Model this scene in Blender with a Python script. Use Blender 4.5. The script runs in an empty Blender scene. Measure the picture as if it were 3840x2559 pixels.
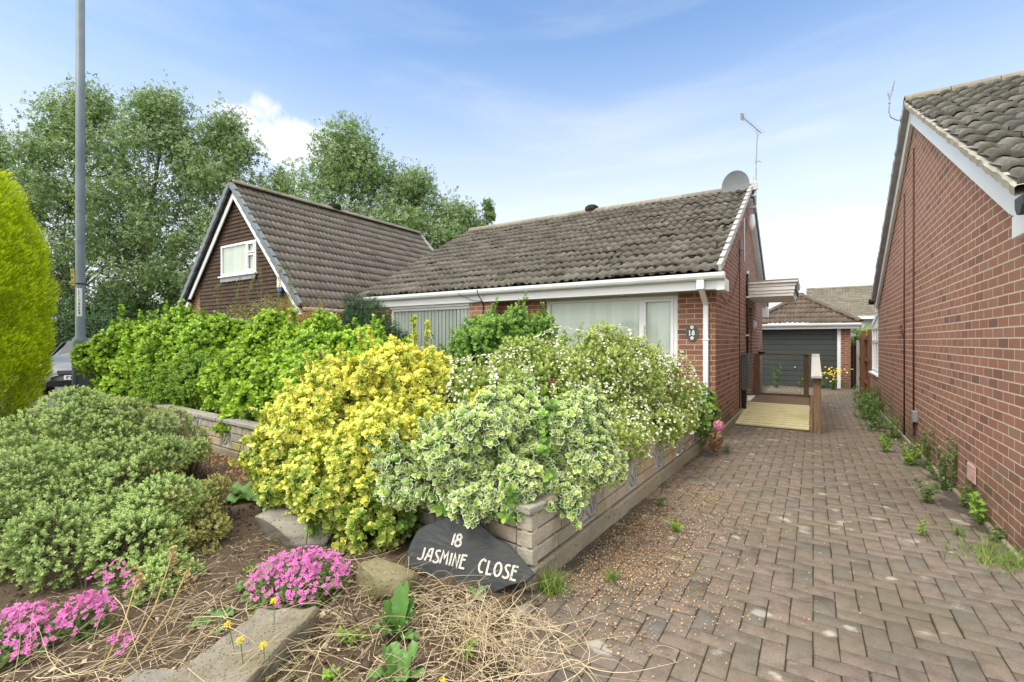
import bpy, math, random
import numpy as np
from mathutils import Vector, Matrix, Quaternion

C = bpy.context.scene.collection
S = bpy.context.scene
R = math.radians
rng = np.random.default_rng(7)
random.seed(7)

# ------------------------------------------------------------------ camera
cam_d = bpy.data.cameras.new('camera'); cam = bpy.data.objects.new('camera', cam_d); C.objects.link(cam)
cam.location = (0, 0, 1.40); cam.rotation_euler = (R(90), 0, R(32.30))
cam_d.sensor_width = 36; cam_d.lens = 36*1786/3840; cam_d.clip_start = 0.05; cam_d.clip_end = 2000
S.camera = cam

# ------------------------------------------------------------------ light and sky
SUN_EL, SUN_AZ = 54, 201        # azimuth clockwise from +Y: behind the camera
sd = bpy.data.lights.new('sun', 'SUN'); so = bpy.data.objects.new('sun', sd); C.objects.link(so)
sd.energy = 1.25; sd.angle = R(24); sd.color = (1, .94, .85)
az = R(SUN_AZ); el = R(SUN_EL)
sdir = Vector((math.sin(az)*math.cos(el), math.cos(az)*math.cos(el), math.sin(el)))
so.rotation_euler = (-sdir).to_track_quat('-Z', 'Y').to_euler(); so.location = (0, -8, 20)
W = bpy.data.worlds.new('World'); S.world = W; W.use_nodes = True
def sky_world():
    nt = W.node_tree; nt.nodes.clear(); N = nt.nodes.new; L = nt.links.new
    out = N('ShaderNodeOutputWorld'); bg = N('ShaderNodeBackground'); bg.inputs[1].default_value = 0.14
    sky = N('ShaderNodeTexSky'); sky.sky_type = 'NISHITA'; sky.sun_disc = False
    sky.sun_elevation = el; sky.sun_rotation = az; sky.air_density = 1.0; sky.dust_density = .6; sky.ozone_density = 2.5
    tc = N('ShaderNodeTexCoord'); sep = N('ShaderNodeSeparateXYZ'); L(tc.outputs['Generated'], sep.inputs[0])
    def math_(op, a, b=None, c=None):
        m = N('ShaderNodeMath'); m.operation = op
        for i, v in enumerate((a, b, c)):
            if v is None: continue
            if hasattr(v, 'is_linked'): L(v, m.inputs[i])
            else: m.inputs[i].default_value = v
        return m.outputs[0]
    def rangem(v, a, b, c=0, d=1):
        m = N('ShaderNodeMapRange'); m.interpolation_type = 'SMOOTHSTEP'
        L(v, m.inputs[0])
        for i, x in enumerate((a, b, c, d)): m.inputs[i+1].default_value = x
        return m.outputs[0]
    # thin streaked veil
    mp = N('ShaderNodeMapping'); mp.inputs['Rotation'].default_value = (R(4), R(7), R(32)); mp.inputs['Scale'].default_value = (1.1, 1.6, 8)
    L(tc.outputs['Generated'], mp.inputs[0])
    no = N('ShaderNodeTexNoise'); no.inputs['Scale'].default_value = 1.5; no.inputs['Detail'].default_value = 7; no.inputs['Roughness'].default_value = .55; no.inputs['Distortion'].default_value = .4
    L(mp.outputs[0], no.inputs[0])
    veil = rangem(no.outputs[0], .40, .92)
    low = rangem(sep.outputs[2], .60, .10)          # haze towards the horizon
    lowfull = rangem(sep.outputs[2], .40, .05)
    deck = rangem(sep.outputs[2], .60, .80); back = math_('MULTIPLY', rangem(sep.outputs[1], .05, -.35), .8)  # unseen bright cloud overhead and behind the camera, added as soft neutral fill
    f1 = math_('MULTIPLY', veil, .55)
    f = math_('MAXIMUM', math_('MULTIPLY_ADD', low, .78, math_('MULTIPLY_ADD', f1, .50, .07)), math_('MULTIPLY', lowfull, .96))
    # one bank of cumulus
    ld = Vector(CLOUD).normalized()
    sub = N('ShaderNodeVectorMath'); sub.operation = 'SUBTRACT'; L(tc.outputs['Generated'], sub.inputs[0]); sub.inputs[1].default_value = ld
    mp2 = N('ShaderNodeMapping'); mp2.inputs['Scale'].default_value = (1/.13, 1/.13, 1/.05); L(sub.outputs[0], mp2.inputs[0])
    ln = N('ShaderNodeVectorMath'); ln.operation = 'LENGTH'; L(mp2.outputs[0], ln.inputs[0])
    n2 = N('ShaderNodeTexNoise'); n2.inputs['Scale'].default_value = 14; n2.inputs['Detail'].default_value = 8; n2.inputs['Roughness'].default_value = .6
    L(tc.outputs['Generated'], n2.inputs[0])
    cm = rangem(math_('ADD', ln.outputs['Value'], math_('MULTIPLY', math_('SUBTRACT', n2.outputs[0], .5), 2.4)), 1.40, .45)
    f = math_('MINIMUM', math_('MAXIMUM', f, math_('MULTIPLY', cm, .93)), 1)
    mx = N('ShaderNodeMix'); mx.data_type = 'RGBA'; L(f, mx.inputs[0]); 
    gain = N('ShaderNodeMix'); gain.data_type = 'RGBA'; gain.blend_type = 'MULTIPLY'; gain.inputs[0].default_value = 1
    L(sky.outputs[0], gain.inputs[6]); gain.inputs[7].default_value = SKYGAIN
    L(gain.outputs[2], mx.inputs[6]); mx.inputs[7].default_value = CLOUDCOL
    m3 = N('ShaderNodeMix'); m3.data_type = 'RGBA'; L(math_('MAXIMUM', deck, back), m3.inputs[0]); L(mx.outputs[2], m3.inputs[6]); m3.inputs[7].default_value = FILLCOL; L(m3.outputs[2], bg.inputs[0]); L(bg.outputs[0], out.inputs[0])
SKYGAIN = (.55, .74, .84, 1); CLOUDCOL = (3.35, 3.38, 3.4, 1); FILLCOL = (7.4, 7.2, 6.8, 1)
CLOUD = (-.785, .501, .362)
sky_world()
S.view_settings.view_transform = 'Standard'; S.view_settings.look = 'None'; S.view_settings.exposure = 1.25; S.view_settings.gamma = 1
S.render.engine = 'CYCLES'; S.cycles.max_bounces = 6; S.cycles.use_denoising = True

# ------------------------------------------------------------------ helpers
def gz(y): return .05 - .01*min(max(y, -2), 20)

def wave(x, y, k, seed):
    g = np.random.default_rng(seed); r = 0
    for i in range(7):
        a, p, q = g.uniform(0, 6.3), g.uniform(0, 6.3), k*(1+.55*i); r = r+np.sin(q*(x*math.cos(a)+y*math.sin(a))+p)/(1+.55*i)
    return r/2.2
def empty(name, label, cat, loc, group=None):
    o = bpy.data.objects.new(name, None); o.empty_display_size = .1; C.objects.link(o); o.location = loc
    o['label'] = label; o['category'] = cat
    if group: o['group'] = group
    return o
def tag(o, label, cat, group=None):
    o['label'] = label; o['category'] = cat
    if group: o['group'] = group
    return o
def kind(o, k): o['kind'] = k; return o
def adopt(o, parent):
    if parent is None: return o
    o.parent = parent                              # meshes are made in place, so only an Empty's own offset is undone
    if parent.type == 'EMPTY': o.matrix_parent_inverse = Matrix.Translation(-parent.location)
    return o
def raw(name, V, loops, starts, mat, parent=None, uv=None, attrs=None, smooth=False):
    """one mesh object out of numpy arrays"""
    me = bpy.data.meshes.new(name); V = np.asarray(V, dtype=np.float32)
    me.vertices.add(len(V)); me.vertices.foreach_set('co', V.ravel())
    loops = np.asarray(loops, dtype=np.int32); starts = np.asarray(starts, dtype=np.int32)
    me.loops.add(len(loops)); me.loops.foreach_set('vertex_index', loops)
    me.polygons.add(len(starts)); me.polygons.foreach_set('loop_start', starts)
    if uv is not None:
        l = me.uv_layers.new(name='UVMap'); l.data.foreach_set('uv', np.asarray(uv, dtype=np.float32).ravel())
    for k, a in (attrs or {}).items():
        t = me.attributes.new(k, 'FLOAT', 'POINT'); t.data.foreach_set('value', np.asarray(a, dtype=np.float32))
    me.update(calc_edges=True)
    if smooth: me.polygons.foreach_set('use_smooth', np.ones(len(starts), dtype=bool))
    o = bpy.data.objects.new(name, me); C.objects.link(o)
    if mat: me.materials.append(mat)
    return adopt(o, parent)

class MB:
    """collects solids into one mesh; texture coordinates are metres along the face"""
    def __init__(s): s.v = []; s.f = []; s.a = []; s.cur = 0.
    def add(s, vs, fs):
        b = len(s.v); s.v += [tuple(v) for v in vs]; s.f += [tuple(i+b for i in f) for f in fs]; s.a += [s.cur]*len(vs); return s
    def box(s, x0, x1, y0, y1, z0, z1):
        return s.add([(x0,y0,z0),(x1,y0,z0),(x1,y1,z0),(x0,y1,z0),(x0,y0,z1),(x1,y0,z1),(x1,y1,z1),(x0,y1,z1)],
                     [(0,3,2,1),(4,5,6,7),(0,1,5,4),(1,2,6,5),(2,3,7,6),(3,0,4,7)])
    def obox(s, c, ax, ay, az):
        c = Vector(c); ax, ay, az = Vector(ax), Vector(ay), Vector(az)
        vs = [c+ax*i+ay*j+az*k for k in (-1,1) for i, j in ((-1,-1),(1,-1),(1,1),(-1,1))]
        return s.add(vs, [(0,3,2,1),(4,5,6,7),(0,1,5,4),(1,2,6,5),(2,3,7,6),(3,0,4,7)])
    def beam(s, a, b, w, h, up=(0,0,1)):
        a, b = Vector(a), Vector(b); d = b-a; u = Vector(up); side = d.cross(u).normalized(); u2 = side.cross(d).normalized()
        return s.obox((a+b)/2, d/2, side*(w/2), u2*(h/2))
    def prism(s, poly, vec):
        """flat polygon (3-D points) pushed along vec"""
        n = len(poly); vec = Vector(vec); a = [Vector(p) for p in poly]; b = [p+vec for p in a]
        nn = Vector((0,0,0))
        for i in range(n): nn += a[i].cross(a[(i+1) % n])
        fl = nn.dot(vec) > 0
        f0 = tuple(range(n)); f1 = tuple(range(n, 2*n))
        fs = [f0[::-1] if fl else f0, f1 if fl else f1[::-1]]
        for i in range(n):
            j = (i+1) % n
            fs.append((i, j, n+j, n+i) if fl else (j, i, n+i, n+j))
        return s.add(a+b, fs)
    def tube(s, pts, r, n=8, caps=True, flat=1.0):
        pts = [Vector(p) for p in pts]; m = len(pts); rs = r if hasattr(r, '__len__') else [r]*m
        vs = []; up = None
        for i, p in enumerate(pts):
            t = (pts[min(i+1, m-1)] - pts[max(i-1, 0)]).normalized()
            if up is None: up = Vector((0,0,1)) if abs(t.z) < .9 else Vector((1,0,0))
            x = t.cross(up).normalized(); y = x.cross(t).normalized(); up = y
            for k in range(n):
                a = 2*math.pi*k/n; vs.append(p + (x*math.cos(a) + y*math.sin(a)*flat)*rs[i])
        fs = [(i*n+k, i*n+(k+1) % n, (i+1)*n+(k+1) % n, (i+1)*n+k) for i in range(m-1) for k in range(n)]
        if caps: fs += [tuple(range(n))[::-1], tuple(range((m-1)*n, m*n))]
        return s.add(vs, fs)
    def lathe(s, prof, c, n=20, axis='z'):
        vs = []
        for r, z in prof:
            for k in range(n):
                a = 2*math.pi*k/n
                p = (r*math.cos(a), r*math.sin(a), z)
                if axis == 'y': p = (p[0], p[2], p[1])
                if axis == 'x': p = (p[2], p[0], p[1])
                vs.append((c[0]+p[0], c[1]+p[1], c[2]+p[2]))
        m = len(prof)
        fs = [(i*n+k, i*n+(k+1) % n, (i+1)*n+(k+1) % n, (i+1)*n+k) for i in range(m-1) for k in range(n)]
        if prof[0][0] > 1e-4: fs.append(tuple(range(n))[::-1])
        if prof[-1][0] > 1e-4: fs.append(tuple(range((m-1)*n, m*n)))
        return s.add(vs, fs)
    def build(s, name, mat, parent=None, bevel=0, smooth=False, seg=2):
        me = bpy.data.meshes.new(name); me.from_pydata(s.v, [], s.f); me.update()
        uvl = me.uv_layers.new(name='UVMap'); V = me.vertices
        for p in me.polygons:
            n = p.normal; ax, ay, az = abs(n.x), abs(n.y), abs(n.z)
            for li in p.loop_indices:
                c = V[me.loops[li].vertex_index].co
                uvl.data[li].uv = (c.x, c.y) if az > ax and az > ay else ((c.y, c.z) if ax > ay else (c.x, c.z))
        t = me.attributes.new('rnd', 'FLOAT', 'POINT'); t.data.foreach_set('value', np.array(s.a, dtype=np.float32))
        if smooth: me.shade_smooth()
        o = bpy.data.objects.new(name, me); C.objects.link(o)
        if mat: me.materials.append(mat)
        if bevel:
            b = o.modifiers.new('bevel', 'BEVEL'); b.width = bevel; b.segments = seg; b.limit_method = 'ANGLE'; b.angle_limit = R(40)
        return adopt(o, parent)

# ------------------------------------------------------------------ materials
class MT:
    def __init__(s, name, rough=.6, spec=.4):
        s.m = bpy.data.materials.new(name); s.m.use_nodes = True; s.nt = s.m.node_tree; s.b = s.nt.nodes['Principled BSDF']
        s.b.inputs['Roughness'].default_value = rough; s.b.inputs['Specular IOR Level'].default_value = spec
    def n(s, t, **kw):
        x = s.nt.nodes.new(t)
        for k, v in kw.items(): setattr(x, k, v)
        return x
    def l(s, a, b): s.nt.links.new(a, b)
    def sock(s, v, inp):
        if hasattr(v, 'is_linked'): s.l(v, inp)
        else: inp.default_value = v if not (isinstance(v, tuple) and len(v) == 3 and inp.type == 'RGBA') else (*v, 1)
    def coord(s, kind='Object', scale=None):
        t = s.n('ShaderNodeTexCoord'); o = t.outputs[kind]
        if scale is not None:
            m = s.n('ShaderNodeMapping'); m.inputs['Scale'].default_value = scale; s.l(o, m.inputs[0]); o = m.outputs[0]
        return o
    def noise(s, scale, detail=4, rough=.55, vec=None, dist=0):
        x = s.n('ShaderNodeTexNoise'); x.inputs['Scale'].default_value = scale; x.inputs['Detail'].default_value = detail
        x.inputs['Roughness'].default_value = rough; x.inputs['Distortion'].default_value = dist
        s.l(vec if vec is not None else s.coord(), x.inputs['Vector']); return x.outputs[0]
    def voro(s, scale, vec=None, feature='F1', out='Distance'):
        x = s.n('ShaderNodeTexVoronoi', feature=feature); x.inputs['Scale'].default_value = scale
        s.l(vec if vec is not None else s.coord(), x.inputs['Vector']); return x.outputs[out]
    def ramp(s, fac, stops, interp='LINEAR'):
        x = s.n('ShaderNodeValToRGB'); x.color_ramp.interpolation = interp; e = x.color_ramp.elements
        while len(e) < len(stops): e.new(.5)
        for i, (p, c) in enumerate(stops): e[i].position = p; e[i].color = (*c, 1) if len(c) == 3 else c
        s.l(fac, x.inputs[0]); return x.outputs[0]
    def rng(s, v, a, b, c=0., d=1.):
        x = s.n('ShaderNodeMapRange'); s.l(v, x.inputs[0])
        for i, k in enumerate((a, b, c, d)): x.inputs[i+1].default_value = k
        return x.outputs[0]
    def mix(s, f, a, b, mode='MIX'):
        x = s.n('ShaderNodeMix', data_type='RGBA', blend_type=mode); s.sock(f, x.inputs[0]); s.sock(a, x.inputs[6]); s.sock(b, x.inputs[7]); return x.outputs[2]
    def math(s, op, a, b=0.):
        x = s.n('ShaderNodeMath', operation=op); s.sock(a, x.inputs[0]); s.sock(b, x.inputs[1]); return x.outputs[0]
    def attr(s, name): return s.n('ShaderNodeAttribute', attribute_name=name).outputs['Fac']
    def col(s, c): s.sock(c, s.b.inputs['Base Color']); return s
    def bump(s, h, strength=.5, dist=.01):
        x = s.n('ShaderNodeBump'); x.inputs['Strength'].default_value = strength; x.inputs['Distance'].default_value = dist
        s.l(h, x.inputs['Height']); s.l(x.outputs[0], s.b.inputs['Normal']); return s

def plain(name, c, rough=.5, spec=.4, var=.12, scale=6., bump=0., metal=0.):
    t = MT(name, rough, spec); nz = t.noise(scale, 5)
    t.col(t.mix(t.rng(nz, .3, .7), tuple(x*(1-var) for x in c), tuple(min(1, x*(1+var)) for x in c)))
    if bump: t.bump(t.noise(scale*8, 5), bump, .004)
    t.b.inputs['Metallic'].default_value = metal
    return t.m
def mat_brick(name, stops, mortar, rough=.85, offx=0.):
    t = MT(name, rough, .25); uv = t.coord('UV')
    mp = t.n('ShaderNodeMapping'); mp.inputs['Location'].default_value = (offx, .0, 0); t.l(uv, mp.inputs[0])
    # a slight waver so that the joints are not ruled
    wob = t.n('ShaderNodeTexNoise'); wob.inputs['Scale'].default_value = 3.; t.l(mp.outputs[0], wob.inputs['Vector'])
    w2 = t.n('ShaderNodeVectorMath', operation='MULTIPLY_ADD'); t.l(wob.outputs['Color'], w2.inputs[0]); w2.inputs[1].default_value = (.006,.006,0); t.l(mp.outputs[0], w2.inputs[2])
    b = t.n('ShaderNodeTexBrick'); b.offset = .5; b.squash = 1
    t.l(w2.outputs[0], b.inputs['Vector']); b.inputs['Scale'].default_value = 1; b.inputs['Brick Width'].default_value = .225; b.inputs['Row Height'].default_value = .075
    b.inputs['Mortar Size'].default_value = .0058; b.inputs['Mortar Smooth'].default_value = .25; b.inputs['Bias'].default_value = 0
    b.inputs['Color1'].default_value = (0,0,0,1); b.inputs['Color2'].default_value = (1,1,1,1); b.inputs['Mortar'].default_value = (.5,.5,.5,1)
    c = t.ramp(b.outputs['Color'], stops)
    fine = t.noise(70, 6, .65, uv); mid = t.noise(5, 4, .6, uv)
    c = t.mix(t.rng(fine, .3, .72), t.mix(1., c, (.78,.76,.76), 'MULTIPLY'), c)
    c = t.mix(t.rng(mid, .35, .7, 0, .4), c, t.mix(1., c, (1.22,1.16,1.1), 'MULTIPLY'))
    big = t.noise(.7, 5, .6, uv)
    mc = t.mix(t.rng(fine, .3, .7), tuple(x*.82 for x in mortar), mortar)
    c = t.mix(b.outputs['Fac'], c, mc)
    c = t.mix(t.rng(big, .45, .72, 0, .35), c, t.mix(1., c, (.72,.70,.68), 'MULTIPLY'))
    # splash-back dirt and green algae on the lowest courses
    sx = t.n('ShaderNodeSeparateXYZ'); t.l(uv, sx.inputs[0])
    low = t.math('MULTIPLY', t.rng(sx.outputs[1], .60, .0), t.rng(t.noise(2.2, 5, .6, uv), .32, .58))
    c = t.mix(t.math('MULTIPLY', low, .8), c, (.085,.075,.04))
    t.col(c)
    h = t.math('ADD', t.math('MULTIPLY', b.outputs['Fac'], -1.), t.math('MULTIPLY', fine, .35))
    t.bump(h, .55, .006); return t.m
BR = [(0,(.21,.125,.098)),(.06,(.285,.15,.11)),(.3,(.345,.172,.118)),(.6,(.37,.19,.13)),(.85,(.395,.20,.135)),(1,(.345,.205,.15))]
M = {}
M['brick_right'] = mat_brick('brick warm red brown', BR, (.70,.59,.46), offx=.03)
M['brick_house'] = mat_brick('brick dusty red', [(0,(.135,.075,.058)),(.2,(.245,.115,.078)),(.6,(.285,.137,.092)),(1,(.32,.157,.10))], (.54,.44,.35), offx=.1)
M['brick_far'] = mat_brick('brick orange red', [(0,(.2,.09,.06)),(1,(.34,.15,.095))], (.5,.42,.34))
def mat_tile(name, a, b, lich=.25, mossy=.3):
    t = MT(name, .9, .2); r = t.attr('rnd'); co = t.coord()
    n1 = t.noise(9, 6, .65, co); n2 = t.noise(60, 5, .7, co); n3 = t.noise(2.2, 5, .6, co)
    c = t.mix(r, a, b)
    c = t.mix(t.rng(n2, .3, .72), t.mix(1., c, (.66,.65,.62), 'MULTIPLY'), c)
    c = t.mix(t.rng(n1, .55, .75, 0, lich), c, (.42,.40,.34))
    c = t.mix(t.math('MULTIPLY', t.rng(n3, .45, .65), t.rng(n1, .62, .45, 0, mossy)), c, (.055,.052,.03))
    t.col(c); t.bump(n2, .5, .006); return t.m
M['tile_house'] = mat_tile('weathered grey brown concrete tile', (.122,.112,.096), (.185,.172,.15), .30, .7)
M['tile_dormer'] = mat_tile('brown concrete tile', (.19,.168,.142), (.25,.225,.192), .14, .25)
M['tile_right'] = mat_tile('grey concrete tile with lichen', (.105,.102,.092), (.185,.18,.16), .45, .65)
M['tile_garage'] = mat_tile('dark brown concrete tile', (.125,.095,.075), (.175,.135,.105), .12, .2)
M['tile_far'] = mat_tile('pale lichened tile', (.22,.20,.16), (.30,.28,.22), .5, .3)
M['hung_tile'] = mat_tile('brown hung clay tile', (.075,.05,.036), (.11,.075,.055), .03, .15)
M['white'] = plain('white upvc', (.80,.82,.83), .35, .45, .03, 2)
M['gutter'] = plain('pale weathered gutter', (.66,.70,.68), .4, .4, .07, 3)
M['white_dirty'] = plain('cream painted board', (.84,.84,.81), .5, .4, .10, 3)
M['beige'] = plain('beige soffit board', (.50,.49,.44), .6, .3, .06, 3)
M['cement'] = plain('cement mortar', (.44,.41,.34), .95, .1, .2, 9, .5)
M['dark_grey'] = plain('charcoal plastic', (.045,.052,.058), .45, .4, .1, 4)
M['slate_grey'] = plain('slate grey plastic', (.13,.155,.17), .45, .4, .12, 4)
M['verge_white'] = plain('pale verge plastic', (.40,.40,.385), .5, .4, .1, 4)
M['black'] = plain('black plastic', (.012,.012,.012), .4, .4, .1, 4)
M['steel'] = plain('galvanised steel', (.42,.44,.45), .4, .5, .15, 12, 0, .6)
M['dish'] = plain('grey dish paint', (.21,.225,.24), .5, .4, .08, 5)
M['lead'] = plain('grey lead flashing', (.30,.31,.32), .55, .4, .2, 6)
M['cable'] = plain('red brown cable', (.07,.03,.025), .6, .3, .1, 5)
M['garage_door'] = plain('dark green grey garage door', (.052,.060,.058), .45, .45, .10, 2)
def mat_blind():
    t = MT('pale green grey blind fabric', .8, .1); t.col(t.mix(t.attr('rnd'), (.82,.87,.80), (.92,.95,.91))); return t.m
M['blind'] = mat_blind()
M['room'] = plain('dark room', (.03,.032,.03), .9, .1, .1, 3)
M['meter'] = plain('grey green meter box', (.085,.10,.10), .5, .4, .12, 4)
def mat_glass():
    t = MT('window glass', .03, .5)
    out = t.nt.nodes['Material Output']; g = t.n('ShaderNodeBsdfGlossy'); g.inputs['Roughness'].default_value = .015
    tr = t.n('ShaderNodeBsdfTransparent'); tr.inputs[0].default_value = (.93,.97,.95,1)
    fr = t.n('ShaderNodeFresnel'); fr.inputs[0].default_value = 1.6
    mx = t.n('ShaderNodeMixShader'); t.l(t.math('ADD', t.math('MULTIPLY', fr.outputs[0], .7), .02), mx.inputs[0]); t.l(tr.outputs[0], mx.inputs[1]); t.l(g.outputs[0], mx.inputs[2]); t.l(mx.outputs[0], out.inputs[0])
    return t.m
M['glass'] = mat_glass()
def mat_wood(name, a, b, c2, sc=(14, 14, 2.2)):
    t = MT(name, .8, .2); co = t.coord('Object', sc); n1 = t.noise(2, 6, .6, co, .6); n2 = t.noise(1.6, 4, .6)
    c = t.mix(t.rng(n1, .3, .7), a, b); c = t.mix(t.rng(n2, .5, .7, 0, .6), c, c2); t.col(c); t.bump(n1, .4, .004); return t.m
M['wood'] = mat_wood('weathered brown timber', (.15,.095,.055), (.26,.175,.11), (.12,.10,.06))
M['wood_top'] = mat_wood('silvered timber', (.42,.40,.36), (.62,.60,.55), (.34,.33,.28))
M['decking'] = mat_wood('yellowed ribbed decking', (.58,.52,.28), (.68,.62,.38), (.46,.42,.18), (2, 9, 9)); M['deck_base'] = mat_wood('dark brown timber', (.10,.08,.04), (.16,.13,.06), (.08,.07,.03), (2.2, 14, 14))  # base is a darker brown, so the gaps between slats stand out
M['fence'] = mat_wood('red brown fence timber', (.11,.05,.028), (.19,.09,.05), (.10,.07,.04))
def mat_stone(name, a, b, c2, sc=6., pit=.6):
    t = MT(name, .95, .15); r = t.attr('rnd'); co = t.coord()
    n1 = t.noise(sc, 7, .65, co); n2 = t.noise(sc*9, 5, .7, co); n3 = t.noise(sc*.5, 5, .6, co)
    c = t.mix(t.rng(n1, .3, .7), a, b); c = t.mix(t.rng(n3, .5, .68, 0, .7), c, c2); c = t.mix(t.rng(n2, .55, .75, 0, .5), c, tuple(x*.4 for x in a))
    v = t.voro(sc*7, co); c = t.mix(t.rng(v, .22, .08, 0, pit), c, tuple(x*.2 for x in a))
    t.col(c); t.bump(t.math('ADD', t.math('ADD', n1, t.math('MULTIPLY', n2, .5)), t.rng(v, 0, .3, 0, .6)), .8, .02); return t.m
M['rock'] = mat_stone('grey limestone', (.19,.175,.145), (.35,.33,.28), (.22,.20,.14), 6, .8)
M['rock_mossy'] = mat_stone('yellow green mossy stone', (.17,.15,.085), (.27,.24,.14), (.14,.13,.05), 5, .25)
M['rock_brown'] = mat_stone('brown sandstone', (.23,.20,.145), (.38,.34,.265), (.20,.17,.09), 7, .5)
M['coping'] = mat_stone('concrete coping', (.26,.245,.215), (.40,.385,.345), (.23,.22,.15), 4, .12)
M['footing'] = mat_stone('rough stained concrete', (.22,.19,.135), (.37,.33,.25), (.17,.15,.07), 3, .3)
M['screen'] = mat_stone('grey pierced block', (.33,.32,.29), (.44,.43,.40), (.32,.29,.23), 5, .1)
def mat_blocks():
    t = MT('reconstituted walling stone', .95, .15); r = t.attr('rnd'); co = t.coord()
    n1 = t.noise(8, 6, .65, co); n2 = t.noise(60, 5, .7, co); n3 = t.noise(3, 5, .6, co)
    c = t.ramp(r, [(0,(.46,.33,.26)),(.25,(.42,.395,.345)),(.5,(.52,.475,.38)),(.7,(.50,.38,.30)),(.88,(.43,.40,.17)),(1,(.38,.36,.31))])
    c = t.mix(t.rng(n2, .3, .72), t.mix(1., c, (.7,.68,.64), 'MULTIPLY'), c); c = t.mix(t.rng(n1, .5, .72, 0, .5), c, (.16,.14,.09)); c = t.mix(t.rng(n3, .55, .7, 0, .45), c, (.26,.25,.10))
    t.col(c); t.bump(t.math('ADD', n1, n2), .6, .012); return t.m
M['blocks'] = mat_blocks()
def mat_paver():
    t = MT('worn block paving', .85, .25); r = t.attr('rnd'); co = t.coord()
    n2 = t.noise(150, 4, .75, co); n1 = t.noise(14, 5, .6, co); n3 = t.noise(.9, 5, .6, co)
    c = t.ramp(r, [(0,(.140,.132,.124)),(.15,(.165,.143,.125)),(.5,(.185,.150,.130)),(.8,(.205,.159,.138)),(1,(.195,.165,.140))])
    c = t.mix(t.rng(n2, .34, .66), t.mix(1., c, (.70,.68,.65), 'MULTIPLY'), t.mix(1., c, (1.28,1.25,1.2), 'MULTIPLY'))
    c = t.mix(t.rng(n1, .46, .68, 0, .65), c, (.085,.072,.05))
    c = t.mix(t.rng(n3, .40, .60, 0, .5), c, (.15,.126,.075)); n4 = t.noise(.5, 5, .65, co); c = t.mix(t.rng(n4, .48, .68, 0, .5), c, (.075,.066,.05))            # ochre silt
    # pale lichen rosettes
    sp = t.voro(5.5, co, 'SMOOTH_F1')
    spot = t.math('MULTIPLY', t.rng(t.math('ADD', sp, t.math('MULTIPLY', n1, .55)), .46, .36), t.rng(t.noise(1.7, 3, .5, co), .44, .52))
    c = t.mix(t.math('MULTIPLY', spot, .62), c, (.44,.42,.36))
    grit = t.voro(330, co); c = t.mix(t.rng(grit, .16, .10, 0, .5), c, (.50,.46,.41))
    t.col(c); t.bump(t.math('ADD', n2, t.math('MULTIPLY', n1, .6)), .55, .006); return t.m
M['paver'] = mat_paver()
def mat_soil(name, a, b, c2):
    t = MT(name, 1., .1); co = t.coord(); n1 = t.noise(7, 8, .7, co); n2 = t.noise(55, 6, .75, co); n3 = t.noise(1.8, 4, .6, co)
    c = t.mix(t.rng(n2, .3, .7), a, b); c = t.mix(t.rng(n3, .45, .65, 0, .6), c, c2)
    t.col(c); t.bump(t.math('ADD', n1, t.math('MULTIPLY', n2, .8)), 1., .03); return t.m
M['soil'] = mat_soil('dry brown soil', (.075,.052,.035), (.20,.15,.105), (.15,.115,.07))
M['joint'] = mat_soil('silt and moss between the paving', (.045,.04,.025), (.10,.09,.055), (.065,.075,.025))
M['grime'] = mat_soil('dark silt over paving', (.075,.066,.052), (.15,.132,.105), (.10,.095,.055))
M['asphalt'] = mat_soil('grey asphalt', (.11,.11,.11), (.19,.188,.18), (.15,.145,.135))
M['lawn'] = mat_soil('rough ground', (.05,.06,.025), (.09,.10,.045), (.08,.07,.045))

# ------------------------------------------------------------------ builders for the buildings
PROF = [(0,0),(.09,0),(.15,.75),(.24,1),(.33,.75),(.39,0),(.59,0),(.65,.75),(.74,1),(.83,.75),(.89,0),(1,0)]
def tiles(name, o, u, v, W, Ls, tw, gauge, mat, parent, roll=.03, mask=None, thick=.028, jit=.006, seed=1):
    g = np.random.default_rng(seed); o, u, v = Vector(o), Vector(u).normalized(), Vector(v).normalized(); n = u.cross(v)
    nx, ny = max(1, round(W/tw)), max(1, round(Ls/gauge)); tw, gauge = W/nx, Ls/ny
    pf = np.array(PROF); m = len(pf); tv = np.zeros((3, m, 3))
    h = pf[:, 1]*roll
    tv[:, :, 0] = pf[:, 0]*tw*.995
    tv[0, :, 1] = 0; tv[0, :, 2] = .018+h; tv[1, :, 1] = 0; tv[1, :, 2] = .018+thick+h; tv[2, :, 1] = gauge*1.06; tv[2, :, 2] = .012+h
    tv = tv.reshape(-1, 3)
    fa = [(i, i+1, m+i+1, m+i) for i in range(m-1)] + [(m+i, m+i+1, 2*m+i+1, 2*m+i) for i in range(m-1)]
    fa = np.array(fa)
    ij = [(i, j) for j in range(ny) for i in range(nx) if mask is None or mask((i+.5)*tw, (j+.5)*gauge)]
    ij = np.array(ij); k = len(ij)
    off = np.zeros((k, 3)); off[:, 0] = ij[:, 0]*tw; off[:, 1] = ij[:, 1]*gauge
    off += g.normal(0, 1, (k, 3))*(.002, jit, jit*.5)
    L = tv[None]+off[:, None]
    sk = g.normal(0, .008, k); L[:, :, 1] += sk[:, None]*(tv[None, :, 0]-tw/2)   # each tile sits a touch askew
    L = L.reshape(-1, 3)
    B = np.array([u, v, n]); V = L@B+np.array(o)
    F = (fa[None]+(np.arange(k)*len(tv))[:, None, None]).reshape(-1, 4)
    rn = np.repeat(g.random(k), len(tv))
    return raw(name, V, F.ravel(), np.arange(len(F))*4, mat, parent, attrs={'rnd': rn})
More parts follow.
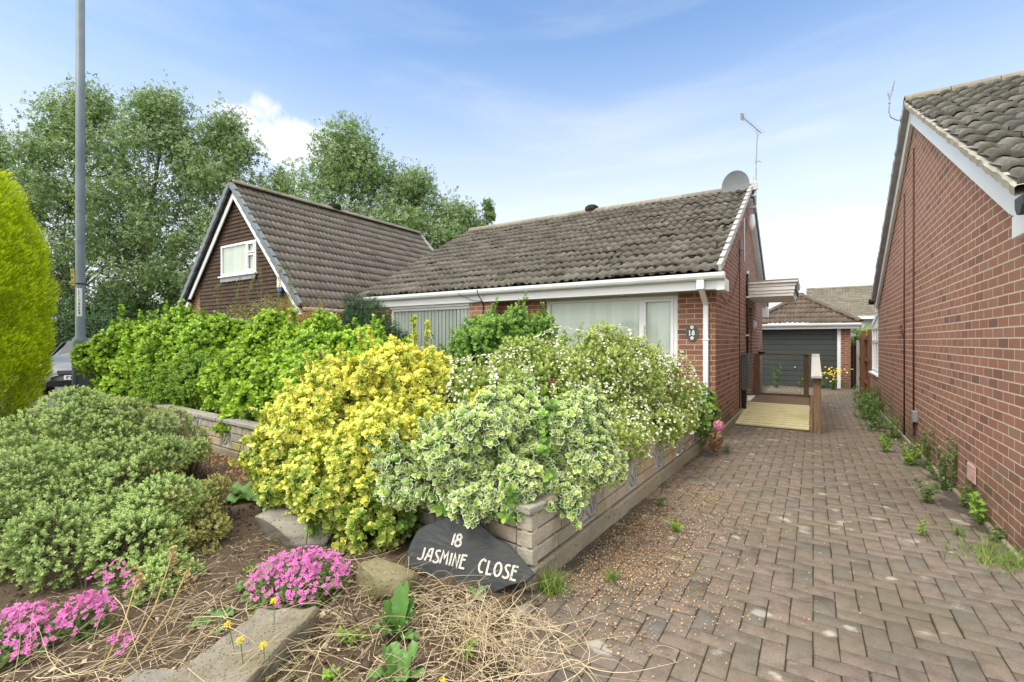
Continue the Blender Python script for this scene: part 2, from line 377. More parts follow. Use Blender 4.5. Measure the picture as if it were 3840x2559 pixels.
def verge(name, o, v, n, out, Ls, gauge, mat, parent, w=.05, h=.10):
    """stepped cap units down a roof edge"""
    mb = MB(); o, v, n, out = Vector(o), Vector(v).normalized(), Vector(n).normalized(), Vector(out).normalized(); k = round(Ls/gauge); gauge = Ls/k
    for i in range(k):
        mb.cur = random.random()
        c = o+v*(gauge*(i+.5))+n*(.012+.004*(i % 2)); t = (v*gauge*.5-n*.014)
        mb.obox(c, t*1.03, out*(w/2), n*(h/2))
        mb.obox(c+n*(h/2-.006)-out*(w*.7), t*1.03, out*(w*.35), n*.010)
    return mb.build(name, mat, parent, .006)
def ridge(name, a, b, mat, parent, r=.11, step=.44, drop=.02):
    mb = MB(); a, b = Vector(a), Vector(b); d = (b-a).normalized(); L = (b-a).length; k = max(1, round(L/step)); side = d.cross(Vector((0,0,1))).normalized(); up = side.cross(d)
    for i in range(k):
        mb.cur = random.random(); p0 = a+d*(L*i/k+.004); p1 = a+d*(L*(i+1)/k-.004); vs = []; n = 9
        for p in (p0, p1):
            for rr in (r, r*.78):
                for q in range(n):
                    t = math.pi*(-.02+1.04*q/(n-1)); vs.append(p+side*(math.cos(t)*rr)+up*(math.sin(t)*rr*.8-drop+random.uniform(-.002,.002)))
        fs = []
        for q in range(n-1):
            fs += [(q, q+1, 2*n+q+1, 2*n+q), (q, n+q, n+q+1, q+1), (2*n+q, 2*n+q+1, 3*n+q+1, 3*n+q), (n+q, 3*n+q, 3*n+q+1, n+q+1)]
        fs += [(0, 2*n, 3*n, n), (n-1, 2*n-1, 4*n-1, 3*n-1)]
        mb.add(vs, fs)
    return mb.build(name, mat, parent, smooth=False)
def strip2d(pl, w):
    pts = [Vector((x, y)) for x, y in pl]; n = len(pts); closed = (pts[0]-pts[-1]).length < 1e-5; out = []
    for i in range(n):
        if closed: a = pts[i]-pts[i-1 if i else n-2]; b = pts[(i+1) if i < n-1 else 1]-pts[i]
        else: a = pts[i]-pts[max(i-1,0)]; b = pts[min(i+1,n-1)]-pts[i]
        a = a.normalized() if a.length else b.normalized(); b = b.normalized() if b.length else a
        t = (a+b).normalized() if (a+b).length > 1e-3 else a; nn = Vector((-t.y, t.x)); s = max(.45, abs(nn.dot(Vector((-a.y, a.x)))))
        out.append((pts[i]+nn*(w/2/s), pts[i]-nn*(w/2/s)))
    return out
def circ(cx, cy, rx, ry, n=18): return [(cx+rx*math.sin(2*math.pi*i/n), cy+ry*math.cos(2*math.pi*i/n)) for i in range(n+1)]
GL = {'1':([[(.24,1),(.20,0)]],.36), '8':([circ(.28,.77,.19,.22), circ(.28,.27,.26,.27)],.62),
 'J':([[(.36,1),(.36,.22),(.27,.04),(.12,0),(-.06,.08)]],.52), 'A':([[(.0,0),(.22,.92),(.34,1),(.46,1),(.46,0)],[(.09,.42),(.46,.42)]],.60),
 'S':([[(.46,.93),(.34,1),(.17,.94),(.12,.78),(.20,.60),(.38,.42),(.45,.24),(.38,.06),(.2,0),(.0,.08)]],.56),
 'M':([[(.0,0),(.06,1),(.27,.5),(.46,1),(.54,0)]],.64), 'I':([[(.08,0),(.08,1)]],.26), 'N':([[(.0,0),(.02,1),(.36,0),(.38,1)]],.50),
 'E':([[(.42,1),(.06,1),(.04,0),(.42,0)],[(.05,.66),(.36,.66)]],.56), 'C':([[(.46,.86),(.38,.98),(.24,1),(.08,.8),(.02,.5),(.07,.18),(.22,0),(.42,.06)]],.58),
 'L':([[(.06,1),(.04,0),(.40,0)]],.50), 'O':([circ(.27,.5,.25,.5)],.62), '7':([[(.0,1),(.42,1),(.14,0)]],.52),
 '6':([[(.40,.98),(.16,.78),(.04,.4)], circ(.25,.26,.22,.26)],.60), '!':([[(.04,.82),(.22,1),(.22,0)],[(.06,0),(.40,0)]],.5), ' ':([],.62)}
def letters(text, o, ex, ey, en, h, w, mb=None, tight=1.):
    """stroke lettering on a plane: o is the lower left corner"""
    mb = mb or MB(); x = 0; o, ex, ey, en = Vector(o), Vector(ex), Vector(ey), Vector(en)
    for ch in text:
        pls, adv = GL[ch]
        for q, pl in enumerate(pls):
            st = strip2d(pl, w); off = .0012+.0005*q
            vs = [o+ex*((x+a.x)*h*tight)+ey*(a.y*h)+en*off for pr in st for a in pr]
            mb.add(vs, [(2*i, 2*i+1, 2*i+3, 2*i+2) for i in range(len(st)-1)])
        x += adv+.06
    return mb
def frame_window(parent, y, x0, x1, z0, z1, mulls=(), trans=None, blind='vertical', sill=True, fw=.07, shallow=False):
    """upvc window facing -Y: frame with pane, blind and sill as its pieces"""
    mb = MB(); d0, d1 = y, y+.07
    mb.box(x0, x1, d0, d1, z1-fw, z1).box(x0, x1, d0, d1, z0, z0+fw).box(x0, x0+fw, d0, d1, z0+fw, z1-fw).box(x1-fw, x1, d0, d1, z0+fw, z1-fw)
    xs = [x0+fw]
    for mx in mulls: mb.box(mx-.035, mx+.035, d0, d1, z0+fw, z1-fw)
    if trans:                                   # opening sashes: (x0, x1, z0, z1) with their own frames
        for (a, b, c, d) in trans:
            mb.box(a, b, d0-.018, d0+.03, d-.045, d).box(a, b, d0-.018, d0+.03, c, c+.045).box(a, a+.045, d0-.018, d0+.03, c+.045, d-.045).box(b-.045, b, d0-.018, d0+.03, c+.045, d-.045)
    w = mb.build('window', M['white'], parent, .006)
    a_, b_, c_, d_ = x0+fw*.8, x1-fw*.8, z0+fw*.8, z1-fw*.8; MB().add([(a_, y+.037, c_), (b_, y+.037, c_), (b_, y+.037, d_), (a_, y+.037, d_)], [(0,1,2,3)]).build('pane', M['glass'], w)
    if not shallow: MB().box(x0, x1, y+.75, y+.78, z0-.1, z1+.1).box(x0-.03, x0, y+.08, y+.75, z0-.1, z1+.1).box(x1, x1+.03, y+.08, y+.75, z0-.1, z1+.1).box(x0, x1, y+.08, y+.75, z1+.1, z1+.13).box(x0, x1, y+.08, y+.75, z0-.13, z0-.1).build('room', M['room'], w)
    bl = MB(); n = max(2, round((x1-x0-.1)/.092)); by = y+(.053 if shallow else .07)
    for i in range(n):
        cx = x0+.05+(x1-x0-.1)*(i+.5)/n; a = R((30 if blind == 'open' else 3 if shallow else 12)+random.uniform(-3, 3)); hw = .030 if blind == 'open' else .0445; bl.cur = random.random()
        bl.obox((cx, by, (z0+z1)/2), (hw*math.cos(a), hw*math.sin(a), 0), (-math.sin(a)*.0008, math.cos(a)*.0008, 0), (0, 0, (z1-z0)/2-.02))
    bl.build('blind', M['blind'], w)
    if sill: MB().box(x0-.05, x1+.05, y-.06, y+.05, z0-.045, z0-.002).build('sill', M['white'], w, .008)
    return w

# ------------------------------------------------------------------ ground, road, paving
def ground():
    ys = [-400, -2, 20, 400]; xs = [-400, 400]
    MBg = MB(); MBg.add([(x, y, gz(y)-.05) for y in ys for x in xs], [(0,1,3,2),(2,3,5,4),(4,5,7,6)])
    kind(MBg.build('ground', M['lawn']), 'structure')
    p = MB(); P = [(-60,-8),(-9.2,-8),(-9.2,1.2),(-9.9,3.3),(-12.4,3.75),(-60,4.2)]
    p.add([(x, y, gz(y)+.004) for x, y in P], [tuple(range(6))]); kind(p.build('pavement', M['asphalt']), 'structure')
    p = MB(); P = [(-60,4.25),(-12.4,3.8),(-12.2,7.2),(-60,7.4)]
    p.add([(x, y, gz(y)+.001) for x, y in P], [tuple(range(4))]); kind(p.build('neighbour_driveway', M['asphalt']), 'structure')
ground()
def lowedge(y):                                # left edge of the paving towards the bed
    return -1.30 if y > 2.15 else (-1.30+.34*(2.15-y)+.05*math.sin(9*y))
def driveway():
    """block paving, 200 x 100 mm, with worn edges"""
    g = np.random.default_rng(3); cells = []
    u = .1                                     # 90 degree herringbone on a 100 mm grid
    for j in range(3, 188):
        for i in range(-18, 61 if j < 42 else 16):
            k = (i-j) % 4
            if k == 0: cells.append((i*u, j*u, 2*u, u))
            elif k == 3: cells.append((i*u, j*u, u, 2*u))
    keep = []
    for (x, y, w, d) in cells:
        cx, cy = x+w/2, y+d/2
        if cx < lowedge(cy)+.02 - (.25 if cy > 2.2 else 0): continue
        if cy > 7.2 and cx < -1.2: continue
        if cx > 1.12 and 4.3 < cy < 13.6: continue
        keep.append((x, y, w, d))
    K = np.array(keep); k = len(K)
    gap = .0016; b = .004
    # template: outer base ring, outer shoulder, top
    def ring(i0): return np.array([(0,0),(1,0),(1,1),(0,1)])
    V = np.zeros((k, 12, 3)); r = ring(0)
    gp = gap+np.abs(g.normal(0, .0012, k))
    for lvl, (ins, z) in enumerate(((0, -.03), (0, -.0035), (b, 0))):
        lo = K[:, :2]+(gp+ins)[:, None]; hi = K[:, :2]+K[:, 2:]-(gp+ins)[:, None]
        for q in range(4):
            V[:, lvl*4+q, 0] = np.where(r[q, 0], hi[:, 0], lo[:, 0]); V[:, lvl*4+q, 1] = np.where(r[q, 1], hi[:, 1], lo[:, 1]); V[:, lvl*4+q, 2] = z
    c = V.mean(1, keepdims=True); a = g.normal(0, .010, k); ca, sa = np.cos(a)[:, None], np.sin(a)[:, None]
    dx, dy = V[:, :, 0]-c[:, :, 0], V[:, :, 1]-c[:, :, 1]
    V[:, :, 2] += g.normal(0, .0012, k)[:, None]+dx*g.normal(0, .008, k)[:, None]+dy*g.normal(0, .008, k)[:, None]
    V[:, :, 0] = c[:, :, 0]+dx*ca-dy*sa; V[:, :, 1] = c[:, :, 1]+dx*sa+dy*ca
    V[:, 8:, :2] += g.normal(0, .0022, (k, 4, 2))
    V[:, :, 2] += .05-.01*V[:, :, 1] - .012*np.exp(-((V[:, :, 0]-.1)/.5)**2)
    fa = [(8,9,10,11)]+[(l*4+q, l*4+(q+1) % 4, (l+1)*4+(q+1) % 4, (l+1)*4+q) for l in (0, 1) for q in range(4)]
    fa = np.array(fa); F = (fa[None]+(np.arange(k)*12)[:, None, None]).reshape(-1, 4)
    o = raw('driveway', V.reshape(-1, 3), F.ravel(), np.arange(len(F))*4, M['paver'], attrs={'rnd': np.repeat(g.random(k), 12)})
    kind(o, 'structure')
    ys = np.linspace(.2, 18.8, 60); nx = 40; xs = np.linspace(-1.9, 6.1, nx)
    X, Y = np.meshgrid(xs, ys); X = np.where((Y > 4.2), np.minimum(X, 1.7), X)
    Z = .05-.01*Y-.0055-.012*np.exp(-((X-.1)/.5)**2)
    V = np.stack([X, Y, Z], -1).reshape(-1, 3); F = [(j*nx+i, j*nx+i+1, (j+1)*nx+i+1, (j+1)*nx+i) for j in range(59) for i in range(nx-1) if X[j, i+1] > X[j, i]]
    kind(raw('joint_bed', V, np.array(F).ravel(), np.arange(len(F))*4, M['joint']), 'structure')
driveway()
def dirt(name, x0, x1, y0, y1, nx, ny, full, seed, mat):
    X, Y = np.meshgrid(np.linspace(x0, x1, nx), np.linspace(y0, y1, ny)); f = full(X, Y); Z = .05-.01*Y-.012*np.exp(-((X-.1)/.5)**2)+.006*wave(X, Y, 5, seed)+.004*wave(X, Y, 17, seed+1)+.020*f-.016
    V = np.stack([X, Y, Z], -1).reshape(-1, 3); F = [(j*nx+i, j*nx+i+1, (j+1)*nx+i+1, (j+1)*nx+i) for j in range(ny-1) for i in range(nx-1)]; kind(raw(name, V, np.array(F).ravel(), np.arange(len(F))*4, mat, smooth=True), 'structure')
dirt('dirt_strip', .55, 1.12, 3.4, 14, 40, 400, lambda X, Y: 1.15-((1.13-X)/.30)-np.maximum(0, 4.7-Y)*1.6, 61, M['grime'])
dirt('silt_patch', -1.34, -.2, 2.1, 6.6, 80, 260, lambda X, Y: 1.1-((X+1.32)/.42)-np.maximum(0, Y-5.2)*.5+.3*np.sin(Y*2.3), 62, M['grime'])

# ------------------------------------------------------------------ the bungalow, number 18
YF, XS = 7.25, -1.17                            # front wall and side wall
def bungalow():
    t = empty('bungalow', 'red brick bungalow with mossy grey tiled roof and white gutter behind the shrubs', 'house', (-4.6, 7.25, gz(7.25)))
    z0, zt = -.12, 2.16
    w = MB()
    w.box(-1.69, XS, YF, YF+.28, z0, zt)                                   # right pier
    w.box(-3.90, -1.69, YF, YF+.28, z0, 1.06)                              # under the wide window
    w.box(-4.80, -3.90, YF, YF+.28, z0, zt)                                # recessed wall
    w.box(-5.32, -4.80, 6.95, YF+.26, z0, zt-.002)                         # projecting pier
    w.box(-7.40, -5.32, 6.95, 7.23, z0, .55); w.box(-8.10, -7.40, 6.95, 7.23, z0, zt-.002)
    yr, za, ye = 10.90, 4.42, 14.60
    gable = [(XS, YF+.28, z0), (XS, 11.08, z0), (XS, 11.08, 2.14), (XS, 12.02, 2.14), (XS, 12.02, z0), (XS, ye, z0), (XS, ye, zt), (XS, yr, za), (XS, YF+.28, zt+.10)]
    w.prism(gable, (-.28, 0, 0))
    w.prism([(-8.1, 7.23, z0), (-8.1, ye, z0), (-8.1, ye, zt), (-8.1, yr, za), (-8.1, 7.23, zt)], (.28, 0, 0))
    w.box(-7.82, XS-.28, ye-.28, ye, z0, zt)
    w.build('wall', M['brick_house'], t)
    MB().box(XS+.001, XS+.045, YF-.02, 10.95, z0, .10).box(-8.1, XS+.04, YF-.03, YF-.001, z0, .09).build('plinth', M['footing'], t, .01)
    # roof
    ey, ez = 6.93, 2.34; ry, rz = 10.90, 4.53
    v = Vector((0, ry-ey, rz-ez)); Ls = v.length; v.normalize(); x0, x1 = -8.32, -1.07
    rf = tiles('roof', (x0, ey, ez), (1,0,0), v, x1-x0, Ls-.04, .30, .305, M['tile_house'], t, .029, thick=.044, jit=.012, seed=5)
    vb = Vector((0, -(ry-ey), rz-ez)).normalized()
    tiles('roof', (x1, 14.87, ez), (-1,0,0), vb, x1-x0, Ls-.04, .30, .305, M['tile_house'], t, .036, jit=.008, seed=6)
    u = MB(); u.prism([(x0+.04, ey+.06, ez-.03), (x0+.04, ry, rz-.02), (x0+.04, 14.81, ez-.03), (x0+.04, 14.81, ez-.07), (x0+.04, ry, rz-.07), (x0+.04, ey+.06, ez-.07)], (x1-x0-.08, 0, 0)); u.build('roof_underlay', M['black'], rf)
    ridge('ridge', (x0+.02, ry, rz+.03), (x1+.01, ry, rz+.03), M['cement_tile'], rf, .125, .45, .03)
    n = Vector((0, -v.z, v.y)); nb = Vector((0, v.z, v.y))
    verge('verge_cap', Vector((x1+.012, ey, ez))+n*.03, v, n, (1,0,0), Ls-.02, .305, M['verge_white'], rf, .04, .10)
    verge('verge_cap', Vector((x1+.012, 14.87, ez))+nb*.03, vb, nb, (1,0,0), Ls-.02, .305, M['slate_grey'], rf, .05, .13)
    # barge board under the rear verge and the box ends of the eaves
    b = MB(); b.beam((XS+.03, 14.80, ez-.13), (XS+.03, 10.98, rz-.20), .03, .16, (1,0,0)); b.build('bargeboard', M['white'], t)
    MB().box(XS-.25, XS+.14, 14.56, 14.84, 2.05, 2.31).build('eaves_box_end', M['white'], t, .005)
    # moss gathered along the laps
    g = np.random.default_rng(8); k = 6500; base = np.array([(1,0,0),(-1,0,0),(0,1,0),(0,-1,0),(0,0,1),(0,0,-1)], float); fo = [(0,2,4),(2,1,4),(1,3,4),(3,0,4),(2,0,5),(1,2,5),(3,1,5),(0,3,5)]
    rows = round(Ls/.305); gj = Ls/rows
    px = x1-(x1-x0)*g.random(k)**1.35; row = g.integers(0, rows, k); py = row*gj+np.where(g.random(k) < .75, g.normal(.0, .012, k)+.008, g.random(k)*gj)
    py = np.clip(py, .01, Ls-.1)
    lump = (np.sin(px*2.1+row*.7)+np.sin(px*5.3-row*1.9)) > -.5; px, py, row = px[lump], py[lump], row[lump]; k = len(px)
    frac = (py % gj)/gj; hz = .05-.03*frac
    P = np.array((0, ey, ez))+np.outer(px, (1,0,0))+np.outer(py, v)+np.outer(hz, n)
    B = np.array([(1,0,0), v, n]); sc = np.stack([g.uniform(.014,.045,k), g.uniform(.008,.026,k), g.uniform(.010,.020,k)], -1)
    V = (base[None]*sc[:, None]*g.uniform(.75,1.25,(k,6,1)))@B+P[:, None]; F = np.array(fo)[None]+(np.arange(k)*6)[:, None, None]
    ms = raw('moss', V.reshape(-1, 3), F.ravel(), np.arange(k*8)*3, M['moss'], rf, smooth=True); ms['kind'] = 'stuff'
    MB().lathe([(.16,0),(.17,.05),(.16,.11),(.10,.15),(0,.16)], (-4.58, ry, rz+.04), 14).build('roof_vent', M['moss'], rf)
    # eaves
    MB().box(-8.2, -1.03, 6.90, 6.93, 2.10, 2.27).build('fascia', M['white'], t, .003)
    MB().box(-8.2, -1.04, 6.93, YF+.1, 2.112, 2.13).build('soffit', M['beige'], t)
    MB().box(-1.10, -1.00, 6.88, YF+.05, 2.085, 2.25).build('eaves_box_end', M['white'], t, .004)
    gp = [(-.002, .085), (-.03, .09), (-.036, .085), (-.108, .085), (-.116, .09), (-.122, .085), (-.122, .045), (-.108, .015), (-.085, 0), (-.012, 0), (-.002, .012)]
    gu = MB(); gu.prism([(-8.25, 6.90+a, 2.225+b_) for a, b_ in gp], (7.26, 0, 0))
    gu.prism([(-1.0, 6.90+a*1.06+.003, 2.222+b_*1.06) for a, b_ in gp], (.012, 0, 0)); gu.build('gutter', M['gutter'], t)
    d = MB(); q = .033
    d.box(-1.325-.012, -1.255+.012, 6.79, 6.90-.003, 2.10, 2.222)
    d.beam((-1.29, 6.85, 2.12), (-1.29, 7.20, 1.93), .066, .066); d.box(-1.323, -1.257, YF-.075, YF-.009, .06, 1.95)
    for z in (1.94, 1.42, .35): d.box(-1.335, -1.245, YF-.082, YF-.001, z-.012, z+.012)
    d.build('downpipe', M['white'], t, .007)
    # windows
    wn = frame_window(t, YF+.04, -3.90, -1.69, 1.08, 2.11, (-2.245,), [(-2.215, -1.755, 1.145, 2.04)])
    MB().box(-3.9, -1.69, YF+.0, YF+.13, 2.075, 2.111).build('head_board', M['beige'], wn)
    w1 = frame_window(t, 7.02, -7.40, -5.32, .57, 2.06, (), None, 'open', fw=.055)
    MB().box(-7.40, -5.30, 6.97, 7.06, 2.055, 2.11).build('head_board', M['white'], w1)
    # side door with its canopy and services
    dr = MB(); dr.box(XS-.22, XS-.16, 11.08, 11.16, .16, 2.14).box(XS-.22, XS-.16, 11.94, 12.02, .16, 2.14).box(XS-.22, XS-.16, 11.16, 11.94, 2.06, 2.14).box(XS-.24, XS-.18, 11.16, 11.94, .18, 2.06)
    do = dr.build('door', M['white'], t, .006)
    MB().box(XS-.165, XS-.152, 11.28, 11.82, 1.15, 1.95).build('door_glass', M['dark_grey'], do); MB().box(XS-.18, XS-.10, 11.22, 11.25, 1.02, 1.16).build('handle', M['steel'], do, .005)
    MB().box(XS-.28, XS+.06, 11.02, 12.08, .10, .165).build('threshold', M['white_dirty'], do, .006)
    MB().lathe([(0,.075),(.06,.065),(.10,.03),(.115,0)], (XS, 12.0+.35, 1.78), 18, 'x').build('bulkhead_lamp', M['white'], t, smooth=True)
    ca = MB(); cy0, cy1, cx = 10.92, 12.75, -.30
    for i, (za_, zb, o) in enumerate(((2.30, 2.36, -.03), (2.36, 2.42, -.015), (2.42, 2.50, .0), (2.50, 2.56, .015), (2.565, 2.61, .05))):
        ca.box(XS+.001, cx+o, cy0-o, cy1+o, za_, zb-.003)
    can = ca.build('canopy', M['white_dirty'], t, .006)
    MB().box(XS+.001, cx+.055, cy0-.055, cy1+.05, 2.612, 2.632).build('canopy_felt', M['lead'], can); MB().box(cx-.005, cx+.03, cy0+.0, cy1, 2.41, 2.50).build('canopy_gutter', M['dark_grey'], can)
    me = MB(); me.box(XS, XS+.11, 10.05, 10.52, .46, 1.12); mt = me.build('meter_box', M['meter'], t, .012)
    MB().box(XS-.0, XS+.115, 10.03, 10.54, 1.12, 1.145).build('lid', M['meter'], mt, .006); MB().box(XS+.11, XS+.118, 10.10, 10.47, .53, 1.05).build('front_panel', M['meter'], mt, .004)
    MB().box(XS+.015, XS+.075, 10.16, 10.30, .02, .46).build('duct', M['black'], mt, .01)
    pi = MB(); pi.tube([(XS+.03, 10.86, .95), (XS+.03, 10.86, 2.78)], .021, 10); sp = pi.build('service_pipe', M['black'], t, smooth=True)
    cl = MB()
    for z in (2.30, 1.52): MB().box(XS, XS+.06, 10.83, 10.89, z-.014, z+.014).build('pipe_clip', M['white_dirty'], sp)
    cl.tube([(XS+.03, 10.86, 2.78), (XS+.03, 10.86, 2.84)], .028, 10); cl.build('pipe_cap', M['white_dirty'], sp)
    c = MB(); c.tube([(XS+.012, 9.78, .15), (XS+.012, 9.79, 1.2), (XS+.012, 9.78, 3.1)], .0085, 6); c.tube([(XS+.01, 10.55, 3.55), (XS+.012, 10.52, 3.3)], .012, 6)
    pts = [(XS+.015, 7.35, 2.20), (XS+.03, 7.75, 2.02), (XS+.02, 8.2, 1.99), (XS+.02, 8.9, 2.22), (XS+.015, 9.5, 2.62), (XS+.012, 9.75, 2.9)]
    c.tube(pts, .006, 6); c.build('wall_cable', M['cable'], t, smooth=True)
    c = MB(); c.tube([(-5.0, 6.76, 2.30), (-5.02, 6.80, 2.24), (-4.98, 6.885, 2.10), (-4.99, 6.935, 2.05), (-4.99, 6.938, .6)], .008, 6); c.tube([(-4.66, 7.24, 2.1), (-4.64, 7.238, 1.5), (-4.65, 7.238, .6)], .007, 6)
    c.tube([(-5.35, 6.95, 2.52), (-5.45, 6.80, 2.34), (-5.42, 6.77, 2.24), (-5.2, 6.87, 2.13), (-4.99, 6.89, 2.11)], .005, 6); c.build('aerial_cable', M['black'], t, smooth=True)
    jb = MB(); jb.box(XS, XS+.05, 9.74, 9.86, 3.10, 3.28); jb.build('junction_box', M['dish'], t, .006)
    jb = MB(); jb.tube([(XS+.07, 9.98, 2.9), (XS+.05, 10.1, 3.75)], .014, 8); jb.build('conduit', M['steel'], t)
    MB().lathe([(.0,.17),(.05,.15),(.07,.06),(.07,-.06),(.05,-.15),(0,-.17)], (XS+.09, 10.98, 3.86), 12).build('floodlight', M['white'], t, smooth=True)
M['moss'] = plain('dark roof moss', (.035,.032,.018), 1., .1, .5, 14)
M['cement_tile'] = mat_tile('pale ridge tile', (.25,.225,.18), (.34,.31,.25), .5, .25)
bungalow()

def plaque():
    c = Vector((-1.485, YF-.012, 1.52)); t = empty('house_number_plaque', 'oval dark house number plaque reading 18 on the brick pier', 'plaque', tuple(c))
    mb = MB(); ov = [(c.x+.088*math.cos(a*math.pi/16), c.y+.012, c.z+.122*math.sin(a*math.pi/16)) for a in range(32)]
    mb.prism(ov, (0, -.016, 0)); mb.build('backplate', M['dark_grey'], t, .004)
    rim = MB(); rim.tube([(c.x+.082*math.cos(a*math.pi/16), c.y-.005, c.z+.116*math.sin(a*math.pi/16)) for a in range(33)], .0045, 6); rim.build('rim', M['slate_grey'], t)
    L = letters('!', (c.x-.045, c.y-.0045, c.z-.032), (1,0,0), (0,0,1), (0,-1,0), .062, .014/.062*.9); letters('8', (c.x+.0, c.y-.0045, c.z-.032), (1,0,0), (0,0,1), (0,-1,0), .062, .013/.062, L)
    for v in L.v: pass
    L.build('number', M['white'], t)
    for dz in (-.078, .078):
        fl = MB()
        for k in range(5):
            a = 2*math.pi*k/5+.3; fl.lathe([(0,.006),(.010,.004),(.0135,0)], (c.x+.016*math.cos(a), c.y-.0045, c.z+dz+.016*math.sin(a)), 8, 'y')
        for v in range(len(fl.v)):               # domes face the viewer side
            x, y, z = fl.v[v]; fl.v[v] = (x, 2*(c.y-.0045)-y, z)
        fl.build('flower_motif', M['cream'], t)
    for sx in (-1, 1):
        lf = MB()
        for k in range(4):
            a = R(-48+32*k); p = Vector((c.x+sx*.066*math.cos(a)*.95, c.y-.0055, c.z+.075*math.sin(a))); lf.add([p+Vector((-.007,0,0)), p+Vector((0,0,-.012)), p+Vector((.007,0,0)), p+Vector((0,0,.012))], [(0,1,2,3)])
        lf.build('leaf_motif', M['leaf_motif'], t)
M['cream'] = plain('cream enamel', (.72,.69,.58), .4, .4, .04); M['leaf_motif'] = plain('dull green enamel', (.14,.17,.12), .5, .4, .1)
plaque()

def dish_and_aerials():
    t = empty('satellite_dish', 'grey satellite dish on a pole at the bungalow gable', 'satellite dish', (-1.0, 10.82, 4.35))
    p = MB(); p.tube([(-1.0, 10.82, 4.02), (-1.0, 10.82, 4.74)], .026, 10); p.build('pole', M['steel'], t, smooth=True)
    for z in (4.12, 4.36): MB().box(XS, -.97, 10.79, 10.85, z-.02, z+.02).build('wall_bracket', M['steel'], t, .004)
    MB().box(-1.06, -.94, 10.76, 10.80, 4.46, 4.62).build('clamp', M['steel'], t, .004)
    c = Vector((-1.335, 10.74, 4.585)); ax = Vector((-.20, -1, -.12)).normalized(); q = ax.to_track_quat('Z', 'Y').to_matrix()
    d = MB(); prof = [(.265*(i/9), .055*(i/9)**2) for i in range(10)]; prof = prof+[(.272, .058), (.27, .046)]+[(r_, z-.010) for r_, z in prof[8::-1]]
    prof = [(max(r_, .0), z) for r_, z in prof]; d.lathe(prof, (0,0,0), 32); d.v = [tuple(c+q@Vector((x*1., y*1.12, z))) for x, y, z in d.v]; d.build('reflector', M['dish'], t, smooth=True)
    a = MB(); a.tube([c-ax*.02, c-ax*.07+Vector((.08,.02,0)), (-1.02, 10.80, 4.56)], .020, 8); a.box(c.x-.05, c.x+.05, c.y+.01, c.y+.06, c.z-.07, c.z+.05); a.build('mount_arm', M['dark_grey'], t, .004)
    arm = MB(); foot = c+q@Vector((0,-.28,.03)); tip = c+ax*.30+Vector((-.02,0,-.32)); arm.tube([foot, tip], .012, 8); arm.build('feed_arm', M['dark_grey'], t)
    ln = MB(); ln.tube([tip+Vector((0,0,-.01)), tip-ax*.09+Vector((0,0,.05))], [.022, .03], 10); ln.build('feed_horn', M['white_dirty'], t, smooth=True)
    t = empty('tv_aerial', 'thin television aerial on a tall mast above the satellite dish', 'tv aerial', (-1.0, 10.86, 4.7))
    m = MB(); m.tube([(-.985, 10.875, 4.1), (-.985, 10.875, 4.75), (-.97, 10.88, 5.45), (-.955, 10.885, 5.62)], .010, 8); m.build('mast', M['lead'], t)
    b = MB(); A, B_ = Vector((-1.20, 10.55, 5.90)), Vector((-.90, 10.97, 5.66)); b.tube([A, B_], .008, 6); d = (B_-A).normalized(); s_ = d.cross(Vector((0,0,1))).normalized(); b.tube([(-.955, 10.885, 5.60), A+(B_-A)*.75], .006, 6); b.build('boom', M['lead'], t)
    e = MB()
    for k in range(10):
        p = A+(B_-A)*(k/9.); l = .05+.05*k/9; e.tube([p-s_*l, p+s_*l], .0035, 5)
    e.beam(A+Vector((0,0,.07)), A-Vector((0,0,.07)), .10, .006, s_); e.build('element', M['lead'], t)
    k = MB(); k.tube([(-.985,10.875,5.08), (-.93,10.86,5.06), (-.90,10.86,5.03)], .012, 6); k.box(-1.0,-.97,10.86,10.89,5.04,5.12); k.build('splitter', M['lead'], t)
dish_and_aerials()

